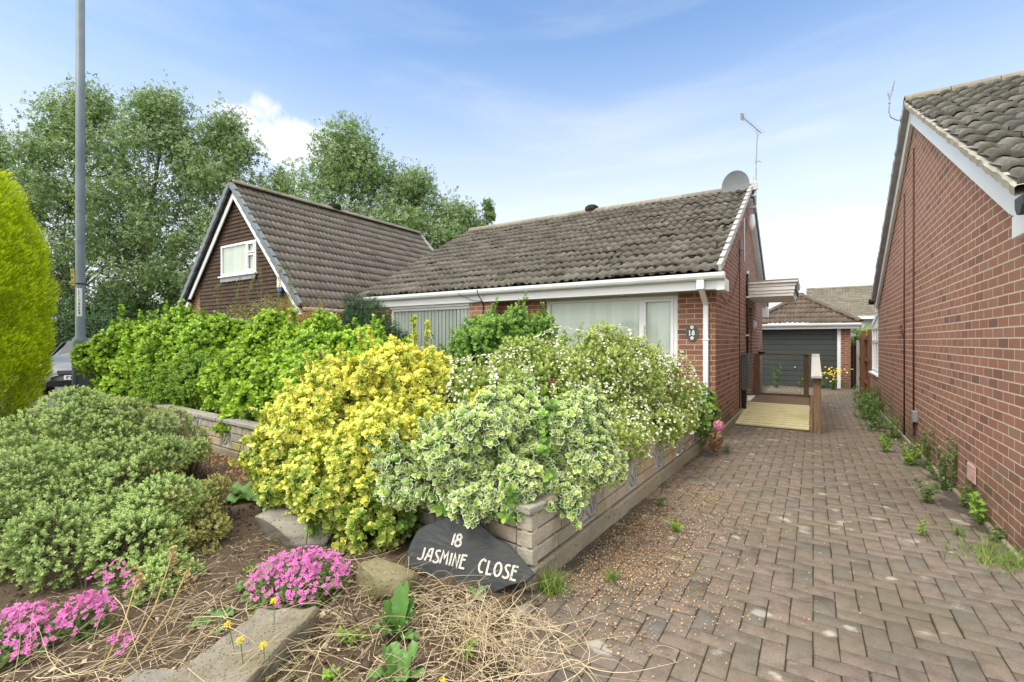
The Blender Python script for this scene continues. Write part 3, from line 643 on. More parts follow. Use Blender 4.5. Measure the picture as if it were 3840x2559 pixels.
# ------------------------------------------------------------------ ramp with handrail
def ramp():
    t = empty('access_ramp', 'wooden access ramp with ribbed deck and handrail at the side door', 'ramp', (-.6, 9.0, gz(9)))
    ya, yb, yc = 8.93, 10.95, 12.62; za, zb = gz(8.93)+.025, .135
    dk = MB(); n = 12
    for i in range(n):
        a = i/n; y = ya+(yb-ya)*(i+.5)/n; z = za+(zb-za)*(i+.5)/n; sl = (zb-za)/(yb-ya); hw = (yb-ya)/n/2; dk.cur = random.random()
        dk.obox((-.60, y-.012, z), (.545+random.uniform(-.004,.004), 0, 0), (0, hw*.62, hw*.62*sl), (0, 0, .014))
    dk.build('ramp_deck', M['decking'], t, .003); MB().prism([(-1.14, ya+.02, za-.016), (-1.14, yb, zb-.016), (-1.14, yb, zb-.05), (-1.14, ya+.02, za-.03)], (1.08, 0, 0)).build('ramp_base', M['deck_base'], t)
    l = MB(); k = 11
    for i in range(k): l.cur = random.random(); l.box(-1.16, -.06, yb+.004+(yc-yb)*i/k, yb+(yc-yb)*(i+1)/k-.006, zb-.02, zb+.006)
    l.build('landing', M['wood'], t, .003)
    s = MB(); s.prism([(-.05, ya-.02, gz(9)-.01), (-.05, yc, gz(12)-.02), (-.05, yc, zb+.05), (-.05, yb, zb+.05), (-.05, ya-.02, za+.07)], (.045, 0, 0)); s.prism([(-1.16, ya, gz(9)-.01), (-1.16, yc, gz(12)), (-1.16, yc, zb-.03), (-1.16, yb, zb-.03), (-1.16, ya, za-.02)], (.04, 0, 0)); s.box(-1.14, -.0, yc+.002, yc+.04, -.1, zb+.05); s.build('side_board', M['wood'], t, .004)
    for (x, y, h) in ((.055, 8.90, .83), (-.13, 12.55, 1.075), (-1.10, 12.50, 1.075)):
        MB().box(x-.05, x+.05, y-.05, y+.05, gz(y)-.03, h).build('post', M['wood'], t, .006)
    r = MB(); r.obox((.045, 10.62, .968), (.072, 0, 0), (0, 1.86, .13), (0, -.002, .019)); r.build('handrail', M['wood_top'], t, .005)
    r = MB(); r.box(-1.15, -.035, 12.47, 12.60, 1.077, 1.112); r.build('handrail', M['wood'], t, .005)
    MB().lathe([(0,0),(.055,.0),(.085,.035),(.08,.04),(.05,.012),(0,.01)], (-1.02, 12.5, 1.113), 14).build('dish', M['black'], t)
ramp()

# ------------------------------------------------------------------ garage
def garage():
    t = empty('garage', 'brick garage with dark up and over door at the end of the driveway', 'garage', (-.36, 18.8, gz(18.8)))
    z0 = -.2; w = MB(); w.box(.76, 1.02, 18.8, 19.05, z0, 1.92); w.box(-2.0, -1.86, 18.8, 19.05, z0, 1.92); w.box(.80, 1.02, 19.05, 24, z0, 1.90); w.box(-2.0, -1.8, 19.05, 24, z0, 1.90); w.build('wall', M['brick_far'], t)
    d = MB(); n = 11; zt, zb = 1.80, -.15
    for i in range(n):
        a, b = zb+(zt-zb)*i/n, zb+(zt-zb)*(i+1)/n; d.box(-1.78, .66, 18.86, 18.90, a+.008, b-.008); d.box(-1.78, .66, 18.872, 18.90, b-.008, b+.008)
    g = d.build('garage_door', M['garage_door'], t, .005)
    hd = MB(); hd.lathe([(0,-.045),(.03,-.035),(.035,-.02),(.02,-.018),(.02,0)], (-.52, 18.86, .50), 12, 'y'); hd.build('handle', M['steel'], g)
    MB().box(.665, .76, 18.79, 18.9, z0, 1.83).box(-1.86, -1.785, 18.79, 18.9, z0, 1.83).box(-1.785, .665, 18.80, 18.9, 1.802, 1.83).build('door_frame', M['white'], t, .005)
    MB().box(-2.0, 1.24, 18.58, 18.61, 1.80, 1.93).build('fascia', M['white'], t); MB().box(-1.9, 1.2, 18.61, 18.8, 1.83, 1.85).build('soffit', M['white'], t)
    gp = [(0,.09),(-.11,.09),(-.11,.05),(-.09,.01),(-.06,0),(0,0)]; u = MB(); u.prism([(-2.03, 18.58+a, 1.89+b) for a, b in gp], (3.31, 0, 0)); u.build('gutter', M['white'], t)
    xc, hw, e, ya = -.36, 1.62, 1.985, 18.55; rise = 1.04; yr = ya+hw
    v = Vector((0, hw, rise)); Ls = v.length
    rf = tiles('roof', (xc-hw, ya, e), (1,0,0), v, 2*hw, Ls, .30, .30, M['tile_garage'], t, .03, mask=lambda x, y: abs(x-hw) < hw*(1-y/Ls)+.10, seed=9)
    for sx in (-1, 1):
        o = (xc+sx*hw, ya if sx < 0 else 24.2, e)
        tiles('roof', (xc+hw, ya, e) if sx > 0 else (xc-hw, 24.2, e), (0, 1, 0) if sx > 0 else (0, -1, 0), (-sx*hw, 0, rise), 24.2-ya, Ls, .30, .30, M['tile_garage'], t, .03, mask=(lambda x, y: x > hw*(y/Ls)-.1) if sx > 0 else (lambda x, y: (24.2-ya-x) > hw*(y/Ls)-.1), seed=10)
    ridge('hip', (xc-hw-.02, ya-.02, e+.05), (xc, yr, e+rise+.05), M['tile_garage'], rf, .10, .42, .02); ridge('hip', (xc+hw+.02, ya-.02, e+.05), (xc, yr, e+rise+.05), M['tile_garage'], rf, .10, .42, .02); ridge('ridge', (xc, yr, e+rise+.06), (xc, 24.2, e+rise+.06), M['tile_garage'], rf, .11, .44, .02)
    MB().prism([(xc-hw+.05, ya+.05, e-.01), (xc+hw-.05, ya+.05, e-.01), (xc+hw-.05, 24.1, e-.01), (xc-hw+.05, 24.1, e-.01)], (0,0,-.02)).build('roof_underlay', M['black'], rf)
garage()

# ------------------------------------------------------------------ house on the right
XR = 1.133
def right_house():
    t = empty('neighbour_house', 'long red brick house wall with white bargeboard beside the driveway', 'house', (1.3, 8.2, 0))
    z0 = -.15; w = MB(); yr, za = 8.10, 4.34
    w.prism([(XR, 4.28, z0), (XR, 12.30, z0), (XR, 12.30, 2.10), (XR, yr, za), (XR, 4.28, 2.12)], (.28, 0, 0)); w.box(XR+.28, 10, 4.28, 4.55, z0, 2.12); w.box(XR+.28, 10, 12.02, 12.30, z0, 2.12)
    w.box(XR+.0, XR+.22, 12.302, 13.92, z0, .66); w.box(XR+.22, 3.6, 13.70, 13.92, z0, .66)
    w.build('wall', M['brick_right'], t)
    MB().box(XR-.035, XR-.001, 4.25, 13.9, z0, .03).build('plinth', M['footing'], t, .012)
    ey, ez, ry, rz = 3.96, 2.31, 8.10, 4.56; x0, x1 = 1.015, 10
    v = Vector((0, ry-ey, rz-ez)); Ls = v.length; v.normalize(); n = Vector((0, -v.z, v.y))
    rf = tiles('roof', (x0, ey, ez), (1,0,0), v, x1-x0, Ls-.05, .30, .318, M['tile_right'], t, .03, thick=.038, jit=.010, seed=21)
    vb = Vector((0, -(ry-ey), rz-ez)).normalized(); tiles('roof', (x1, 12.24, ez), (-1,0,0), vb, x1-x0, Ls-.05, .30, .318, M['tile_right'], t, .04, thick=.034, seed=22)
    ridge('ridge', (x0, ry, rz+.0), (x1, ry, rz+.0), M['cement_tile'], rf, .13, .45, .03)
    # ragged mortar bedding along the verge, then undercloak and bargeboard
    for nm, (ya, yb_) in (('verge_mortar', (ey, ry)), ('verge_mortar', (12.24, ry))):
        mb = MB(); k = 60; vs = []; up = Vector((0, -(rz-ez)*(1 if yb_ > ya else -1), abs(yb_-ya))).normalized()
        for i in range(k+1):
            a = i/k; p = Vector((0, ya+(yb_-ya)*a, ez+(rz-ez)*a)); j = random.uniform(-.006, .006)
            for (dx, dn) in ((x0+.004+j, .014), (x0-.006+j*1.5, -.005), (x0+.0+j, -.055), (x0+.12, -.055), (x0+.12, .012)): vs.append(p+Vector((dx, 0, 0))+up*(dn+random.uniform(-.006, .006)))
        mb.add(vs, [(i*5+q, (i+1)*5+q, (i+1)*5+(q+1) % 5, i*5+(q+1) % 5) for i in range(k) for q in range(5)]); mb.build(nm, M['cement'], rf)
    b = MB(); b.prism([(XR-.055, ey+.03, ez-.075), (XR-.055, ry, rz-.075), (XR-.055, ry, rz-.29), (XR-.055, ey+.40, ez-.08), (XR-.055, ey+.03, ez-.22)], (.05, 0, 0)); b.build('bargeboard', M['white'], t, .003)
    b = MB(); b.prism([(XR-.05, ry+.01, rz-.078), (XR-.05, 12.22, ez-.078), (XR-.05, 12.22, ez-.24), (XR-.05, ry+.01, rz-.26)], (.045, 0, 0)); b.build('bargeboard', M['white_dirty'], t, .003)
    b = MB(); b.prism([(x0+.0, ry+.012, rz-.06), (x0, 12.26, ez-.06), (x0, 12.26, ez-.09), (x0, ry+.012, rz-.09)], (.16, 0, 0)); b.build('undercloak', M['lead'], t)
    MB().prism([(x0+.13, ey+.06, ez-.03), (x0+.13, ry, rz-.01), (x0+.13, 12.18, ez-.03), (x0+.13, 12.18, ez-.06), (x0+.13, ry, rz-.05), (x0+.13, ey+.06, ez-.06)], (8.8, 0, 0)).build('roof_underlay', M['black'], rf)
    MB().box(XR-.06, XR+.2, 3.99, 4.28, 2.05, 2.19).build('eaves_box_end', M['white'], t, .004); MB().box(XR-.06, XR+.2, 12.30, 12.5, 1.98, 2.2).build('eaves_box_end', M['white'], t, .004)
    MB().box(XR+.2, 10, 4.0, 4.03, 2.08, 2.26).build('fascia', M['white'], t)
    gp = [(0,.10),(-.012,.10),(-.015,.05),(-.035,.02),(-.06,.01),(-.085,.02),(-.105,.05),(-.108,.10),(-.12,.10),(-.115,.045),(-.09,.004),(-.06,-.006),(-.03,.004),(-.002,.045)]
    u = MB(); u.prism([(1.02, 3.99+a, 2.14+b_) for a, b_ in gp], (9, 0, 0)); u.prism([(1.012, 3.99+a, 2.14+b_) for a, b_ in gp[:1]+gp[8:]], (.006, 0, 0)); u.build('gutter', M['dark_grey'], t)
    u = MB(); u.prism([(.98, 12.30-a, 2.16+b_) for a, b_ in gp], (6, 0, 0)); u.prism([(.976, 12.30-a, 2.16+b_) for a, b_ in gp[:1]+gp[8:]], (.005, 0, 0)); u.build('gutter', M['black'], t)
    p = MB(); p.tube([(XR-.008, 8.93, -.02), (XR-.008, 8.93, 2.2), (XR-.008, 8.92, 3.55)], .011, 8); p.tube([(XR-.008, 8.17, .24), (XR-.009, 8.17, 1.8), (XR-.008, 8.16, 3.95)], .010, 8)
    p.tube([(XR-.01, 8.17, .24), (XR-.02, 8.1, .16), (XR-.02, 8.0, .22), (XR-.02, 7.96, .36)], .009, 8); p.build('wall_cable', M['cable'], t, smooth=True)
    MB().box(XR-.055, XR, 7.90, 8.02, .36, .50).build('cable_box', M['dish'], t, .008)
    a = MB(); a.box(XR-.012, XR-.004, 5.33, 5.55, .22, .365)
    for i in range(7): a.box(XR-.018, XR-.012, 5.335, 5.545, .227+.0195*i, .239+.0195*i)
    a.build('air_vent', M['vent'], t, .002)
    a = MB(); a.box(XR-.02, XR-.002, 8.98, 9.2, 1.5, 1.66)
    for i in range(5): a.box(XR-.028, XR-.02, 8.99, 9.19, 1.515+.028*i, 1.53+.028*i)
    a.build('air_vent', M['brick_far'], t, .002)
    # lean-to conservatory behind
    xs = XR+.03; f = MB(); ya, yb = 12.32, 13.92; zs = .70
    f.box(xs, xs+.07, ya, ya+.08, zs, 2.0).box(xs, xs+.07, yb-.09, yb, zs, 1.72).box(xs, xs+.07, ya+.08, yb-.09, zs, zs+.07).box(xs, xs+.07, ya+.08, yb-.09, 1.36, 1.43)
    f.box(xs, xs+.07, ya+.08, yb-.09, 1.66, 1.73)
    for y in (12.88, 13.40): f.box(xs, xs+.07, y-.035, y+.035, zs+.07, 1.36); f.box(xs+.003, xs+.067, y-.035, y+.035, 1.43, 1.66)
    f.prism([(xs-.005, ya, 2.02), (xs-.005, yb+.03, 1.70), (xs-.005, yb+.03, 1.79), (xs-.005, ya, 2.14)], (.09, 0, 0)); f.prism([(xs+.01, ya+.08, 1.73), (xs+.01, yb-.09, 1.73), (xs+.01, ya+.08, 2.0)], (.03, 0, 0))
    f.box(xs+.07, 3.6, yb-.08, yb, zs, zs+.08).box(xs+.07, 3.6, yb-.08, yb, 1.66, 1.74)
    for x in (1.9, 2.7, 3.5): f.box(x, x+.07, yb-.08, yb, zs+.08, 1.66)
    cw = f.build('conservatory_frame', M['white'], t, .006)
    MB().add([(xs+.033, yb-.05, zs+.04), (xs+.033, ya+.05, zs+.04), (xs+.033, ya+.05, 1.69), (xs+.033, yb-.05, 1.69)], [(0,1,2,3)]).build('pane', M['glass'], cw); MB().add([(3.5, yb-.042, zs+.06), (xs+.08, yb-.042, zs+.06), (xs+.08, yb-.042, 1.69), (3.5, yb-.042, 1.69)], [(0,1,2,3)]).build('pane', M['glass'], cw)
    MB().box(xs-.06, xs+.05, ya, yb+.04, zs-.045, zs-.002).build('sill', M['white'], cw, .006)
    MB().prism([(xs, ya, 2.145), (xs, yb+.05, 1.795), (xs, yb+.05, 1.815), (xs, ya, 2.165)], (2.4, 0, 0)).build('conservatory_roof', M['blind'], cw)
    MB().box(xs+.5, xs+.52, ya, yb-.1, zs, 1.7).build('blind', M['blind'], cw)
M['vent'] = plain('pink terracotta vent', (.55,.36,.32), .8, .2, .12, 20)
right_house()
def right_aerial():
    t = empty('roof_aerial', 'thin bent wire aerial on the ridge end of the right house', 'tv aerial', (1.02, 8.3, 4.45))
    m = MB(); m.tube([(1.07, 8.35, 4.42), (.97, 8.32, 4.42), (.90, 8.30, 4.47), (.88, 8.30, 4.56), (.89, 8.29, 4.72), (.94, 8.27, 4.95)], .008, 6); m.build('stem', M['lead'], t)
    k = MB(); k.box(.875, .90, 8.28, 8.31, 4.66, 4.70); k.tube([(.89,8.29,4.72),(.87,8.28,4.80)], .010, 6); k.tube([(.90,8.29,4.82),(.93,8.28,4.84)], .008, 6); k.build('clip', M['lead'], t)
right_aerial()

# ------------------------------------------------------------------ dormer house on the left
def tall_house():
    t = empty('chalet_house', 'steep roofed chalet house with brown tile hung gable left of the bungalow', 'house', (-13.4, 7.0, gz(7)))
    xa, xb, xm = -16.35, -10.45, -13.4; za = 5.62; z0 = -.1; ze = 2.35; sl = (za-ze)/(xm-xa)
    yb = 14.1; w = MB(); w.prism([(xa+.12, 7.06, z0), (xb-.12, 7.06, z0), (xb-.12, 7.06, ze), (xm, 7.06, za-.1), (xa+.12, 7.06, ze)], (0, .25, 0)); w.prism([(xa+.12, yb-.25, z0), (xb-.12, yb-.25, z0), (xb-.12, yb-.25, ze), (xm, yb-.25, za-.1), (xa+.12, yb-.25, ze)], (0, .25, 0)); w.box(xa+.12, xa+.37, 7.31, yb-.25, z0, ze); w.box(xb-.37, xb-.12, 7.31, yb-.25, z0, ze); w.build('wall', M['brick_far'], t)
    # hung tiles, course by course, between the brick strips
    hg = MB(); z = 2.02; cz = .105; i = 0
    while z < za-.35:
        lim = (za-.22-z)/sl; a, b = max(-15.48, xm-lim), min(-11.12, xm+lim); x = a-(.0825 if i % 2 else 0)
        while x < b:
            c, d = max(x, a), min(x+.165, b); hg.cur = random.random(); j = random.uniform(-.002, .002); win = (c < -12.40 and d > -14.22 and 3.12 < z+cz and z < 4.08)
            if win and d > -12.42 > c: c, win = -12.42, False
            elif win and c < -14.20 < d: d, win = -14.20, False
            if d-c > .02 and not win: hg.add([(c+.002, 7.022+j, z), (d-.002, 7.022+j, z), (d-.002, 7.05, z+cz*1.08), (c+.002, 7.05, z+cz*1.08), (c+.002, 7.05, z), (d-.002, 7.05, z)], [(0,1,2,3),(4,5,1,0)])
            x += .165
        z += cz; i += 1
    hg.build('hung_tiles', M['hung_tile'], t)
    wn = frame_window(t, 7.0, -14.2, -12.42, 3.22, 4.08, (-12.86,), [(-12.83, -12.47, 3.76, 4.03), (-12.83, -12.47, 3.28, 3.73)], fw=.06, sill=True, shallow=True)
    ap = MB(); k = 13
    for i in range(k): a = -14.2+1.78*i/k; b = a+1.78/k; ap.add([(a, 6.985, 3.17), (b, 6.985, 3.17), (b, 6.985, 3.07), ((a+b)/2, 6.983, 3.045+random.uniform(-.01, .01)), (a, 6.985, 3.07)], [(0,4,3,2,1)])
    ap.build('flashing', M['lead'], wn)
    # roof
    ov = .14; y0, y1 = 6.86, 14.22
    for sx in (1, -1):
        e = Vector((xm+sx*(xm-xa+ov), 0, ze-.03-sl*ov)); v = Vector((-sx, 0, sl)).normalized(); Ls = (xm-xa+ov)*math.sqrt(1+sl*sl)
        tl = tiles('roof', (e.x, y0, e.z+.05) if sx > 0 else (e.x, y1, e.z+.05), (0, sx, 0), v, y1-y0, Ls, .30, .335, M['tile_dormer'], t, .024, thick=.036, jit=.006, seed=30+sx)
        n = Vector((sx*sl, 0, 1)).normalized()
        verge('verge_cap', Vector((e.x, y0-.02, e.z+.05))+n*.03, v, n, (0,-1,0), Ls, .335, M['slate_grey'], tl, .06, .14)
        verge('verge_cap', Vector((e.x, y1+.02, e.z+.05))+n*.03, v, n, (0,1,0), Ls, .335, M['verge_white'], tl, .05, .12)
        b = MB(); A = Vector((e.x, y0+.06, e.z-.10)); B_ = Vector((xm, y0+.06, e.z-.10+sl*(xm-xa+ov))); dn = n*-.15
        b.prism([A, B_, B_+Vector((0,0,-.19)), A+n*-.12], (0, .03, 0)); b.build('bargeboard', M['white'], t)
        s = MB(); s.prism([A+n*.06, B_+n*.06+Vector((0,0,0)), B_+n*.03, A+n*.03], (0, y1-y0-.15, 0)); s.build('roof_underlay', M['black'], tl)
        g = MB(); gp = [(0,.09),(.11,.09),(.11,.05),(.085,.01),(.06,0),(0,0)]; g.prism([(e.x+sx*(a-.03), 6.95, e.z-.04+b_) for a, b_ in gp], (0, 7.2, 0)); g.build('gutter', M['white_dirty'], t)
    ridge('ridge', (xm, y0, za+.14), (xm, y1, za+.14), M['cement_tile'], t, .13, .45, .05)
    MB().lathe([(.2,0),(.21,.05),(.2,.12),(.1,.16),(0,.17)], (xm, 10.2, za+.16), 14).build('roof_vent', M['moss'], t)
    a = MB(); a.prism([(-11.36, 7.02, 2.97), (-11.16, 7.02, 2.95), (-11.16, 7.02, 2.72), (-11.36, 7.02, 2.72)], (0, -.09, 0)); al = a.build('alarm_box', M['cream'], t, .02); MB().box(-11.35, -11.17, 6.935, 7.02, 2.63, 2.72).build('alarm_base', M['blue'], al, .01)
    c = MB(); c.box(-15.90, -15.82, 7.0, 7.06, 2.68, 2.74); c.tube([(-15.86, 7.02, 2.7), (-15.84, 6.92, 2.62), (-15.84, 6.86, 2.60)], .045, 10); c.tube([(-15.86, 7.0, 2.78), (-15.70, 6.95, 2.80)], .012, 6); c.build('security_camera', M['black'], t)
    MB().box(-14.95, -11.55, 7.0, 7.055, 1.94, 2.02).box(-12.6, -12.45, 6.99, 7.05, 0, 1.94).build('door_head', M['white'], t); MB().box(-14.9, -12.65, 7.03, 7.055, 0, 1.93).build('garage_door', M['dark_grey'], t)
M['blue'] = plain('blue plastic', (.05,.10,.30), .4, .4, .05)
tall_house()

# ------------------------------------------------------------------ house beyond the garage
def far_house():
    t = empty('rear_house', 'pale tiled house seen beyond the garage roof', 'house', (3, 32, -.1))
    MB().box(-.3, 9, 32, 32.25, -.2, 2.75).box(-.3, 0, 32.25, 38, -.2, 2.75).build('wall', M['render'], t)
    e, rz, ey, ry = 2.72, 4.56, 31.6, 34.6; v = Vector((0, ry-ey, rz-e)); Ls = v.length
    rf = tiles('roof', (-.35, ey, e), (1,0,0), v, 9.4, Ls, .30, .21, M['tile_far'], t, .03, seed=40); tiles('roof', (9.05, 2*ry-ey, e), (-1,0,0), (0, -(ry-ey), rz-e), 9.4, Ls, .3, .21, M['tile_far'], t, .03, seed=41)
    ridge('ridge', (-.35, ry, rz+.03), (9, ry, rz+.03), M['tile_far'], rf); MB().box(-.3, 9, 31.52, 31.62, 2.58, 2.74).build('gutter', M['white'], t)
    frame_window(t, 31.95, 1.3, 2.35, .9, 2.35, (), None, fw=.12)
    MB().prism([(-.3, 32, 2.7), (-.3, 34.6, 4.5), (-.3, 37.2, 2.7)], (.2, 0, 0)).build('gable', M['tile_far'], t)
M['render'] = plain('pale render', (.55,.54,.50), .8, .2, .08)
far_house()

# ------------------------------------------------------------------ fence beside the garage
def fence():
    t = empty('timber_fence', 'brown timber fence beside the garage', 'fence', (1.22, 16.2, gz(16)))
    p = MB(); y = 14.32
    while y < 18.7: p.cur = random.random(); p.box(1.24+random.uniform(-.003,.003), 1.255, y, y+.095, gz(y)-.02, 1.55+random.uniform(-.01,.01)); y += .10
    p.build('board_panel', M['fence'], t)
    for z in (.25, .85, 1.42): MB().box(1.19, 1.24, 14.3, 18.7, z, z+.07).build('rail', M['fence'], t)
    for y in (14.35, 16.4): MB().box(1.12, 1.24, y-.05, y+.05, gz(y)-.05, 1.68).build('post', M['fence'], t, .005)
    MB().box(1.13, 1.21, 18.05, 18.12, gz(18)-.05, 1.42).build('post', M['coping'], t, .006)
    p = MB()
    for i in range(14): p.box(1.05+i*.1, 1.145+i*.1, 19.6, 19.62, gz(19)-.05, 1.25)
    p.build('board_panel', M['dark_fence'], t)
M['dark_fence'] = mat_wood('dark stained fence', (.035,.02,.014), (.06,.035,.025), (.03,.025,.02))
fence()

# ------------------------------------------------------------------ low garden wall
def garden_wall():
    t = empty('garden_wall', 'low stone block garden wall with pierced patterned blocks', 'wall', (-1.31, 2.26, gz(2.2)))
    A, B_, Cc, D = Vector((-1.31, 2.27, 0)), Vector((-5.08, 2.87, 0)), Vector((-11.75, 3.36, 0)), Vector((-1.235, 6.95, 0))
    blocks, foot, cop = MB(), MB(), MB(); TH = .10
    def run(P, Q, side, screens, first=0., cap=True):
        d = (Q-P).normalized(); L = (Q-P).length; nrm = Vector((-d.y, d.x, 0))*side   # nrm points to the garden
        def piece(mb, a, b, z0, z1, t0=0., t1=TH, j=.003):
            c = P+d*((a+b)/2)+nrm*((t0+t1)/2); g = gz(c.y)-.0
            mb.obox(c+Vector((0,0,g+(z0+z1)/2)), d*((b-a)/2-.0055), nrm*((t1-t0)/2+random.uniform(0, j)), (0, 0, (z1-z0)/2-.0045))
        x = 0
        while x < L:
            e = min(L, x+random.uniform(.9, 1.4)); foot.cur = random.random(); piece(foot, x-.004, e+.004, -.12, .125, -.018, TH+.02, .004); x = e
        for r in range(3):
            z0, z1 = .128+r*.094, .128+(r+1)*.094; x = first
            while x < L-.03:
                e = min(L, x+random.uniform(.24, .46))
                segs = [(x, e)]
                for (a, b) in screens:
                    segs = [q for (u, v) in segs for q in ((u, min(v, a)), (max(u, b), v)) if q[1]-q[0] > .03]
                for (u, v) in segs: blocks.cur = random.random(); piece(blocks, u, v, z0, z1)
                x = e
        x = -.02
        while x < L:
            e = min(L, x+random.uniform(.42, .62)); cop.cur = random.random(); (piece(cop, x, e, .413, .468, -.022, TH+.03, .006) if cap else (setattr(blocks, 'cur', random.random()), piece(blocks, x+.02, e, .412, .468, -.006, TH+.02, .004))); x = e
        for (a, b) in screens:                       # pierced block: frame and four petals
            sb = MB(); w = (b-a); h = .283; z0 = .129
            def P3(u, v, t): return P+d*(a+u*w)+nrm*t+Vector((0, 0, gz(P.y)*0+gz((P+d*a).y)+z0+v*h))
            fr = .07
            for (u0, u1, v0, v1) in ((0,1,0,fr),(0,1,1-fr,1),(0,fr,fr,1-fr),(1-fr,1,fr,1-fr)):
                c = (P3(u0,v0,.004)+P3(u1,v1,TH-.012))/2; sb.obox(c, d*((u1-u0)*w/2-.0015), nrm*(TH/2-.008), (0,0,(v1-v0)*h/2-.0015))
            for qx in (-1, 1):
                for qz in (-1, 1):
                    for bend in (-.17, .17):
                        pts = []
                        for i in range(9):
                            f = i/8; o = math.sin(math.pi*f)*bend; u = .5+qx*(.43*f)+o*qz*.8*.6; v = .5+qz*(.43*f)-o*qx*.8*.6; pts.append((u, v))
                        for i in range(8):
                            p, q = P3(*pts[i], .012), P3(*pts[i+1], .012); dd = q-p; up = dd.cross(nrm).normalized()
                            sb.obox((p+q)/2+nrm*(TH/2-.012), dd*.54, nrm*(TH/2-.016), up*.0095)
            sb.build('screen_block', M['screen'], t, .003)
    run(A, D, 1, [(.62,.91),(1.50,1.79),(2.30,2.59),(3.08,3.37),(3.88,4.17)], .0, False)
    LB = (B_-A).length
    run(A+Vector((-.005,0,0)), B_, -1, [(LB-.34,LB-.05),(1.2,1.49),(2.3,2.59)], .10)
    run(B_, Cc, -1, [(.60,.89),(1.5,1.79),(2.4,2.69),(3.3,3.59),(4.25,4.54),(5.1,5.39),(5.62,5.91),(6.2,6.49)], .0)
    blocks.build('stone_blocks', M['blocks'], t, .007); mo = MB()
    for P, Q in ((A, D), (A, B_), (B_, Cc)):
        d = (Q-P).normalized(); nn = Vector((-d.y, d.x, 0)); nn = nn if (P is A and Q is D) else -nn
        for f in range(1):
            c = (P+Q)/2+nn*(TH/2); L = (Q-P).length; mo.obox(c+Vector((0,0,gz(c.y)+.27)), d*(L/2-.01)+Vector((0,0,(gz(Q.y)-gz(P.y))/2)), nn*.018, (0,0,.15))
    mo.build('mortar_core', M['cement'], t); foot.build('footing', M['footing'], t, .012); cop.build('coping', M['coping'], t, .010)
garden_wall()

def slate_sign():
    O = [(-2.041,2.049,.125),(-2.035,2.075,.188),(-2.013,2.106,.258),(-1.961,2.132,.302),(-1.9,2.154,.33),(-1.833,2.178,.362),(-1.768,2.194,.374),(-1.673,2.21,.373),(-1.597,2.211,.341),(-1.508,2.209,.296),(-1.427,2.215,.276),(-1.35,2.21,.23),(-1.287,2.204,.186),(-1.243,2.202,.161),(-1.277,2.181,.124),(-1.383,2.147,.083),(-1.45,2.124,.040),(-1.542,2.105,.030),(-1.66,2.087,.036),(-1.779,2.065,.038),(-1.906,2.046,.05),(-2.012,2.036,.077)]
    t = empty('slate_sign', 'dark slate house sign reading 18 JASMINE CLOSE leaning on the wall corner', 'sign', (-1.64, 2.12, .035))
    n = Vector((.15987, -.91926, .35971)); pts = []
    for i, p in enumerate(O):
        q = Vector(O[(i+1) % len(O)]); p = Vector(p)
        for f in (0, .34, .67): pts.append(p.lerp(q, f)+(Vector((random.uniform(-.004,.004), 0, random.uniform(-.004,.004))) if f else Vector((0,0,0))))
    c = sum(pts, Vector())/len(pts); k = len(pts)
    V = [c]+[c+(p-c)*.55+n*random.uniform(-.001,.0006) for p in pts]+[c+(p-c)*.975 for p in pts]+[p-n*.008 for p in pts]+[c+(p-c)*.985-n*.026 for p in pts]+[c-n*.026]
    F = []
    for i in range(k):
        j = (i+1) % k; F.append((0, 1+i, 1+j))
        for r in range(3): F.append((1+r*k+i, 1+(r+1)*k+i, 1+(r+1)*k+j, 1+r*k+j))
        F.append((1+3*k+i, 1+4*k, 1+3*k+j))
    mb = MB(); F = [f[::-1] for f in F]; mb.add(V, F); mb.build('slab', M['slate'], t)
    ex = Vector((.324, .056, -.001)).normalized(); ey = (n.cross(ex)).normalized(); 
    if ey.z < 0: ey = -ey
    eyS = (ey+ex*.10)
    w = .0105/.067
    def fit(x): return Vector(x)-n*((Vector(x)-Vector((-1.58,2.10,.05))).dot(n))
    L = letters('JASMINE', fit((-1.957,2.063,.124)), ex, eyS, n, .067, w, None, 1.19)
    L.build('lettering', M['letter'], t); letters('CLOSE', fit((-1.572,2.13,.122)), (ex-ey*.02), eyS, n, .067, w, None, 1.17).build('lettering', M['letter'], t)
    letters('18', fit((-1.775,2.137,.222)), ex, eyS, n, .064, .012/.064, None, 1.1).build('house_number', M['letter'], t)
def mat_slate():
    t = MT('riven slate', .62, .4); co = t.coord('Object', (3, 3, 9)); n1 = t.noise(3, 7, .6, co, .5); n2 = t.noise(40, 5, .65); n3 = t.noise(4, 4)
    c = t.mix(t.rng(n1, .3, .7), (.030,.034,.035), (.050,.056,.057)); c = t.mix(t.rng(n3, .5, .68, 0, .6), c, (.042,.048,.034)); c = t.mix(t.rng(n2, .62, .75, 0, .3), c, (.10,.105,.105)); t.col(c); t.bump(t.math('ADD', n1, t.math('MULTIPLY', n2, .3)), .6, .006); return t.m
M['slate'] = mat_slate()
def mat_letter():
    t = MT('worn cream paint', .7, .3); n = t.noise(130, 5, .7); c = t.mix(t.rng(n, .53, .62, 0, .9), (.58,.57,.50), (.09,.10,.09)); t.col(c); return t.m
M['letter'] = mat_letter()
slate_sign()

